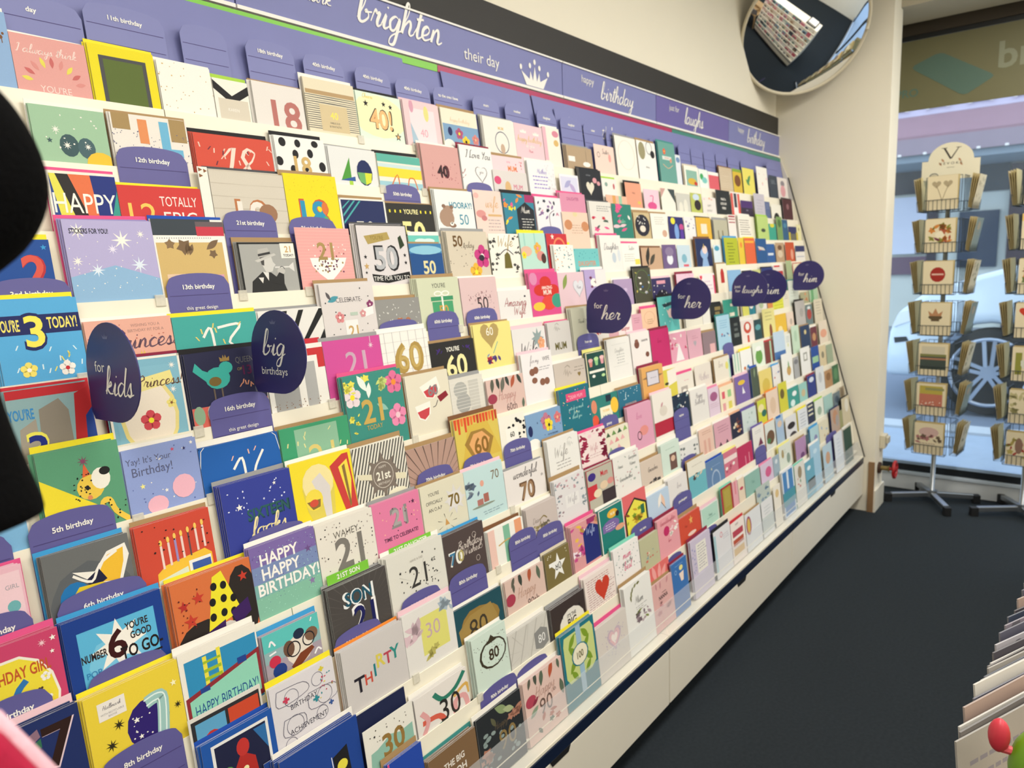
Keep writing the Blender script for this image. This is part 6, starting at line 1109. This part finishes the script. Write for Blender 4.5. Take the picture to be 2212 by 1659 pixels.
# window sign seen from behind
t = thing('window_sign', 'olive translucent sign band across the top of the window', 'sign', (XW-.004, 0, 0))
MB().box(-.002, -3.1, 2.32, .001, .984, 2.714).build('film', mat('olive_film', '6b6848', .45, noise=.12, nscale=2), t)
def yz(pts): return [(-a, b) for a, b in pts]
MTF = mat('teal_film', '526c60', .4, noise=.08)
MB().prism([(.89, 2.545), (.905, 2.56), (.895, 2.575), (.79, 2.615), (.765, 2.618), (.745, 2.612), (.51, 2.462), (.498, 2.447), (.51, 2.435), (.615, 2.374), (.635, 2.37), (.655, 2.376)], -.0035, -.0022, 0).build('teal_shape', MTF, t)
MPF = mat('pale_film', '84876f', .5, noise=.05)
P, wd = tpolys('br', True); flat_print('lettering', P, MPF, t, .14, (-.0028, .48, 2.485), 'yz')
P, wd = tpolys('PRO', True); flat_print('lettering', P, MTF, t, .045, (-.0028, .985, 2.40), 'yz')
# island rack on the other side of the aisle (the mirror shows it)
t = thing('island_rack', 'white island card rack across the aisle, reflected in the corner mirror', 'rack', (3.0, -.275, 0))
MB().box(-.95, -.25, .1, .95, .27, .29).build('drawer_base', MW, t, .003); MB().box(-.93, -.23, 0, .93, .24, .1).build('plinth', MRUB, t)
MB().prism([(-.25, .29), (.27, .29), (.27, .33), (-.02, 1.25), (-.25, 1.25)], -.95, .95, 0).build('stepped_body', MLIP, t)
MB().box(-.95, .262, .275, .95, .275, .3).build('navy_rail', MBLUE, t)
IV = []; IFc = []; IC = []; RI = random.Random(77)
for i in range(8):
    z0 = .345+.114*i; y0 = .272-.29*(.04+.114*i)/.92
    MB().prism([(y0, z0-.01), (y0+.012, z0-.01), (y0+.012, z0+.02), (y0, z0+.02)], -.94, .94, 0).build('lip_strip', MLIP, t)
    xx = -.93
    while xx < .80:
        ww = RI.uniform(.11, .16); hh = RI.uniform(.09, .13); c = colour(RI.choice(['ecd0cf', 'f0e8dc', 'd98ca0', '5c8a8c', '8a5c5c', 'e6dcc8', '3c4450', 'c8506c', 'b8c8c0', 'e0b0a8', 'd8c8b0', '7ca0b8', 'e8e6e0']))
        c2 = colour(RI.choice(['c87880', '6c8a7c', 'a88c6c', 'f0ece0', '4c4c54']))
        for (a0, a1, b0, b1, cc, dy) in ((0, ww, 0, hh, c, .004), (ww*.2, ww*.75, hh*.25, hh*.7, c2, .0055)):
            n = len(IV); IV += [(xx+a0, y0+dy-.1*b0, z0+b0), (xx+a1, y0+dy-.1*b0, z0+b0), (xx+a1, y0+dy-.1*b1, z0+b1), (xx+a0, y0+dy-.1*b1, z0+b1)]
            IV += [(p[0], p[1]-.0012, p[2]) for p in IV[n:n+4]]
            for qd in ((3, 2, 1, 0), (4, 5, 6, 7), (0, 1, 5, 4), (1, 2, 6, 5), (2, 3, 7, 6), (3, 0, 4, 7)): IFc.append(tuple(n+a for a in qd)); IC.append(cc)
        xx += ww+.006
me = bpy.data.meshes.new('racked_cards'); me.from_pydata(IV, [], IFc); me.materials.append(PRINT)
at = me.color_attributes.new('Col', 'FLOAT_COLOR', 'CORNER'); at.data.foreach_set('color', [v for c in IC for _ in range(4) for v in (*c, 1)]); me.update()
o = bpy.data.objects.new('racked_cards', me); C.objects.link(o); o.location = (3.0, -.275, 0); tag(o, 'many small greeting cards filling the island rack across the aisle', 'cards'); o['kind'] = 'stuff'
fl = thing('flyer_tray', 'tray of white flyers on top of the island rack', 'tray', (3.7, -.41, 1.251))
MB().box(-.15, -.1, 0, .15, .1, .012).build('tray', MRUB, fl); MB().prism([(-.12, .013), (.1, .013), (.13, .05), (-.1, .06)], -.08, .08, 1).build('flyers', MWHT, fl)

# ------------------------------------------------------------ street outside
struct(MB().box(XW+.12, -9, -.1, 6.35, 14, .10).build('footpath', mat('pale_footpath', '9eb4cc', .8, noise=.12, nscale=14)))
struct(MB().box(6.35, -9, -.1, 6.6, 14, .12).build('kerb', mat('kerb_stone', 'bccad6', .7, noise=.06, nscale=6)))
struct(MB().box(6.6, -9, -.1, 13.2, 14, .06).build('road', mat('grey_road', '77879c', .9, noise=.1, nscale=20)))
struct(MB().box(13.2, -9, -.1, 15.0, 14, .2).build('far_footpath', mat('far_paving', '9ea6b0', .8, noise=.1, nscale=8)))
t = thing('parked_car', 'pale blue white car parked at the kerb outside the window', 'car', (7.3, .62, .08))
MCAR = mat('car_paint', 'd6eaf8', .22, .1, noise=.02, coat=.6)
prof = [(.80, .30), (.80, .52), (.78, .70), (.72, .88), (.5, 1.06), (.1, 1.2), (-.25, 1.30), (-.75, 1.62), (-1.2, 1.76), (-2.6, 1.74), (-3.3, 1.3), (-3.6, 1.1), (-3.65, .35), (-3.1, .3)]
arch = lambda c: [(c-.43*math.cos(a), .36+.43*math.sin(a)) for a in [math.pi*i/12 for i in range(0, 13)]]
prof = prof + [(-3.03, .3)] + arch(-2.6) + [(-2.17, .3), (-.44, .3)] + arch(0) + [(.44, .3)]
body = MB().prism(prof, 0, 1.8, 0).build('body', MCAR, t, .05, True)
MB().prism([(-.36, 1.28), (-.82, 1.58), (-1.2, 1.68), (-2.5, 1.66), (-3.05, 1.28)], -.004, .0, 0).build('side_window', mat('dark_car_glass', '1c2c3c', .08, noise=.05), t)
MB().prism([(.76, .74), (.56, .82), (.5, .94), (.7, .88)], -.012, .0, 0).build('headlight', mat('headlamp', 'e8f4fa', .1, noise=.03), t, .003)
MB().prism([(.73, .60), (.62, .62), (.64, .66), (.74, .65)], -.006, .0, 0).build('marker_lamp', MDARK, t)
MB().box(-.14, -.62, 1.22, -.01, -.46, 1.34).build('wing_mirror', MCAR, t, .03)
MB().box(-.003, -1.0, .62, 0, -.9, .66).build('door_handle', MSTEEL, t)
for cyw in (0, -2.6):
    wm = MB(); wm.tube([(.0, cyw, .37), (.22, cyw, .37)], .37, 40); wm.tube([(-.012, cyw, .37), (0, cyw, .37)], .36, 40); wh = wm.build('wheel', mat('tyre', '15181c', .7, noise=.1) if 'tyre' not in bpy.data.materials else bpy.data.materials['tyre'], t)
    rm = MB(); rm.tube([(-.025, cyw+.285*math.cos(2*math.pi*j/36), .37+.285*math.sin(2*math.pi*j/36)) for j in range(37)], .017, 6)
    for j in range(5):
        for d in (-.14, .14):
            a = 2*math.pi*j/5+.3; rm.bar((-.03, cyw+.05*math.cos(a+d*3), .37+.05*math.sin(a+d*3)), (-.028, cyw+.275*math.cos(a+d), .37+.275*math.sin(a+d)), .03, .03)
    rm.tube([(-.04, cyw, .37), (-.01, cyw, .37)], .06, 16); rm.build('rim', mat('alloy', 'a8b8cc', .3, .5, noise=.03) if 'alloy' not in bpy.data.materials else bpy.data.materials['alloy'], wh)
# building opposite
X0 = 14.2
t = thing('shop_building', 'lavender shop building with mauve awning across the street', 'building', (X0, 0, .2))
MB().box(0, -8, 3.4, .4, 8, 7).build('upper_wall', mat('lavender_render', 'd0cce4', .85, noise=.04, nscale=3), t)
MB().box(0, -8, 0, .4, 8, 3.4).build('lower_wall', mat('pale_green_render', 'd8e0d8', .8, noise=.05, nscale=3), t)
MB().prism([(-1.5, 2.95), (-1.5, 3.0), (-.6, 3.4), (0, 3.52), (0, 3.3)], -8, 8, 1).build('awning', mat('mauve_awning', '94727f', .8, noise=.08, nscale=4), t)
MB().prism([(-1.52, 2.72), (-1.5, 2.72), (-1.5, 2.96), (-1.52, 2.96)], -8, 8, 1).build('awning_valance', mat('grey_mauve_valance', '948490', .8, noise=.08, nscale=4), t)
MB().box(-1.45, -8, 2.62, 0, 8, 2.72).build('soffit', mat('slate_soffit', '8494a0', .7, noise=.05, nscale=4), t)
for i in range(16):
    MB().box(-1.53, 3.4-.34*i, 2.715, -1.49, 3.45-.34*i, 2.75).build('festoon_bulb', MWHT, t, .01)
for yy in (2.75, 2.15, 1.55, .95):
    MB().box(-.03, yy-.12, 3.62, .0, yy+.12, 4.6).build('window', mat('dim_window', '566c7c', .2, noise=.1) if 'dim_window' not in bpy.data.materials else bpy.data.materials['dim_window'], t)
    MB().box(-.05, yy-.17, 3.6, -.031, yy-.12, 4.6).build('window_jamb', MWHT, t); MB().box(-.05, yy+.12, 3.6, -.031, yy+.17, 4.6).build('window_jamb', MWHT, t)
for y0, y1, z0, z1, c, nm in ((2.06, 2.2, 0, 2.62, '2c2436', 'door_post'), (2.2, 2.9, 2.25, 2.62, '241f30', 'door_head'), (1.1, 1.55, 2.2, 2.62, '1c2c3c', 'sign_recess'), (.72, 1.08, 0, 2.6, '40303c', 'brick_pier'), (1.2, 1.75, 1.0, 1.9, '18324e', 'shop_window'), (2.2, 2.9, .9, 1.2, '6a5064', 'stall_riser'), (.6, .72, .6, 1.4, '7c5a6c', 'post_base')):
    MB().box(-.08, y0, z0, -.001, y1, z1).build(nm, mat('facade_'+nm, c, .5, noise=.08, nscale=5), t)
MB().box(-.1, 2.22, 1.25, -.081, 2.8, 2.2).build('poster', mat('pale_poster', 'dfe6f6', .4, noise=.06, nscale=5), t)

# ------------------------------------------------------------ things at the frame edges
# black coat with sleeve at the left edge
t = thing('black_coat', 'black long sleeved coat close to the lens at the left edge', 'coat', (.03, .50, .12))
MCO = mat('black_wool', '060607', .95, noise=.3, nscale=60, bump=.5, bscale=300, spec=.1)
def cloth(name, rings, par, m=MCO, seg=20, subd=1):
    V = []; F = []
    for (x, y, z, rx, ry, ph) in rings:
        for j in range(seg):
            a = 2*math.pi*j/seg; rr = 1+.05*math.sin(5*a+ph)+.03*math.sin(9*a+2*ph); V.append((x+rx*rr*math.cos(a), y+ry*rr*math.sin(a), z))
    for i in range(len(rings)-1):
        for j in range(seg): F.append((i*seg+j, i*seg+(j+1) % seg, (i+1)*seg+(j+1) % seg, (i+1)*seg+j))
    F.append(tuple(range(seg-1, -1, -1))); F.append(tuple((len(rings)-1)*seg+j for j in range(seg)))
    q = MB(); q.v = V; q.f = F; o = q.build(name, m, par, smooth=True); s = o.modifiers.new('sub', 'SUBSURF'); s.levels = subd; s.render_levels = 2; return o
cx0 = -.03
EZ = [(1.645, .09, .02), (1.638, .13, .04), (1.615, .163, .055), (1.6, .175, .06), (1.567, .183, .062), (1.537, .176, .06), (1.513, .157, .05), (1.5, .132, .045), (1.48, .142, .05), (1.436, .149, .055), (1.392, .153, .06), (1.364, .157, .062), (1.36, .150, .058)]
cloth('fabric', [(-.03-.03, 0, z-.12, e+.03, ry, z*30) for z, e, ry in EZ], t, subd=2)
MB().tube([(-.16, 0, -.12), (-.16, 0, 1.56)], .012, 10).build('stand_pole', MSTEEL, t)
MB().tube([(-.16, 0, 1.5), (-.05, 0, 1.5)], .006, 8).build('hanger', MSTEEL, t)
# pink pouch
t = thing('pink_pouch', 'hot pink plush pouch with pale pink trim at the lower left corner', 'pouch', (.0235, .42, .995))
MPK = mat('hot_pink_plush', 'b0123c', .9, noise=.2, nscale=90, bump=.6, bscale=500)
pl = [(-.12, .29), (.03, .306), (.069, .29), (.090, .243), (.108, .17), (.104, .08), (-.12, .05)]
MB().prism(pl, -.02, .03, 1).build('body', MPK, t, .006, True)
MB().tube([(-.10, -.005, .305), (.03, -.005, .306), (.069, -.005, .290), (.090, -.005, .243), (.108, -.005, .17), (.104, -.005, .08)], .006, 12).build('trim', mat('pale_pink_trim', 'e6b4c0', .9, noise=.1, bump=.4), t, smooth=True)
MB().tube([(-.10, .0, .3), (-.19, .07, .6)], .004, 6).build('strap', mat('pale_strap', 'd8a0ac', .8, noise=.1), t)
# browser bin with upright paper packs at lower right
ORD = ('first second third fourth fifth sixth seventh eighth ninth tenth eleventh twelfth thirteenth fourteenth fifteenth sixteenth seventeenth eighteenth nineteenth twentieth'.split() + ['twenty-'+q for q in 'first second third fourth fifth sixth seventh eighth ninth'.split()] + ['thirtieth'] + ['thirty-'+q for q in 'first second third fourth fifth sixth seventh eighth'.split()])
t = thing('display_table', 'low wooden table under the browser crate at the right edge', 'table', (1.5, -.25, 0))
MWD = mat('pale_wood', 'a68a62', .6, noise=.2, nscale=12)
MB().box(-.36, -.3, .57, .5, .27, .595).build('table_top', MWD, t, .003)
for lx in (-.33, .47):
    for ly in (-.27, .24): MB().box(lx-.02, ly-.02, 0, lx+.02, ly+.02, .569).build('leg', MWD, t)
t = thing('wooden_crate', 'small wooden crate holding upright paper packs at the lower right', 'crate', (1.5, -.1, .596))
for (a, b, c_, d, nm) in ((-.335, -.17, -.323, .165, 'end_board'), (.36, -.17, .372, .13, 'end_board'), (-.322, -.17, .359, -.158, 'side_board')):
    MB().box(a, b, 0, c_, d, .10).build(nm, MWD, t, .002)
MB().prism([(-.322, .165), (-.322, .153), (.359, .118), (.359, .13)], 0, .10, 2).build('side_board', MWD, t)
MB().box(-.322, -.157, .0, .359, .117, .008).build('bottom_board', MWD, t)
PK = ['a8a29a', '6f6a68', 'd6d2ca', '4c4850', 'b0988c', 'b9b6bc', '807468', '5c5c6c', 'dfdad0', '908894', 'a8a49e', '3c4458']
Rp = random.Random(4)
for i in range(38):
    X = 1.13+.019*i; yl = .090-.075*(X-1.08)+Rp.uniform(-.003, .003); hh = .19+Rp.uniform(-.008, .012); cb = colour(PK[i % 12])
    art = Art(hh/.2, i+900).run(['z,.1,.2,.9,5,.12,8c8890', 'F,10,.05,.05,.95,.9,.12,6c6870,b89a98', 'e,.5,.5,.3,.2,4c5864;z,.1,.8,.9,1,.1,8c8890', 'r,.1,.1,.9,.5,a8a4b8'][i % 4])
    me = card_mesh('paper_pack', .2, hh, cb, art, t=.003, leaves=False, edge=tuple(min(1, c*.6+.12) for c in cb))
    o = bpy.data.objects.new('paper_pack', me); C.objects.link(o)
    # local face looks to -y; turn it to look back along the aisle
    o.matrix_world = Matrix.Translation((X, yl, .606)) @ Matrix.Rotation(math.radians(-24+Rp.uniform(-.8, .8)), 4, 'Z') @ Matrix.Rotation(math.radians(Rp.uniform(-7, -6.3)), 4, 'X')
    tag(o, '%s paper pack, %s from the front of the wooden crate' % (['grey', 'dark grey', 'off white', 'slate', 'pinkish', 'pale lilac', 'taupe', 'blue grey', 'ivory', 'mauve grey', 'light grey', 'steel blue'][i % 12], ORD[i]), 'paper pack', 'paper packs filed in the wooden crate')
t = thing('green_toy', 'lime green toy with a rounded red tip on the crate front', 'toy', (1.09, .018, .815))
MGR = mat('lime_plastic', '6c9c1c', .4, noise=.05)
def blob(name, c, r, m):
    q = MB(); n = 16; k_ = 10; q.v = [(c[0]+r[0]*math.sin(math.pi*i/k_)*math.cos(2*math.pi*j/n), c[1]+r[1]*math.sin(math.pi*i/k_)*math.sin(2*math.pi*j/n), c[2]+r[2]*math.cos(math.pi*i/k_)) for i in range(k_+1) for j in range(n)]
    q.f = [(i*n+j, (i+1)*n+j, (i+1)*n+(j+1) % n, i*n+(j+1) % n) for i in range(k_) for j in range(n)]; return q.build(name, m, t, smooth=True)
blob('body', (0, -.012, .0), (.03, .035, .06), MGR)
blob('red_tip', (-.005, .034, .038), (.012, .013, .024), mat('red_rubber', 'cc3848', .4, noise=.05))
MB().tube([(-.002, -.005, .02), (-.004, .032, .02)], .006, 8).build('stem', mat('red_stem', 'd05058', .5, noise=.05), t)
bpy.data.objects.remove(_tob)
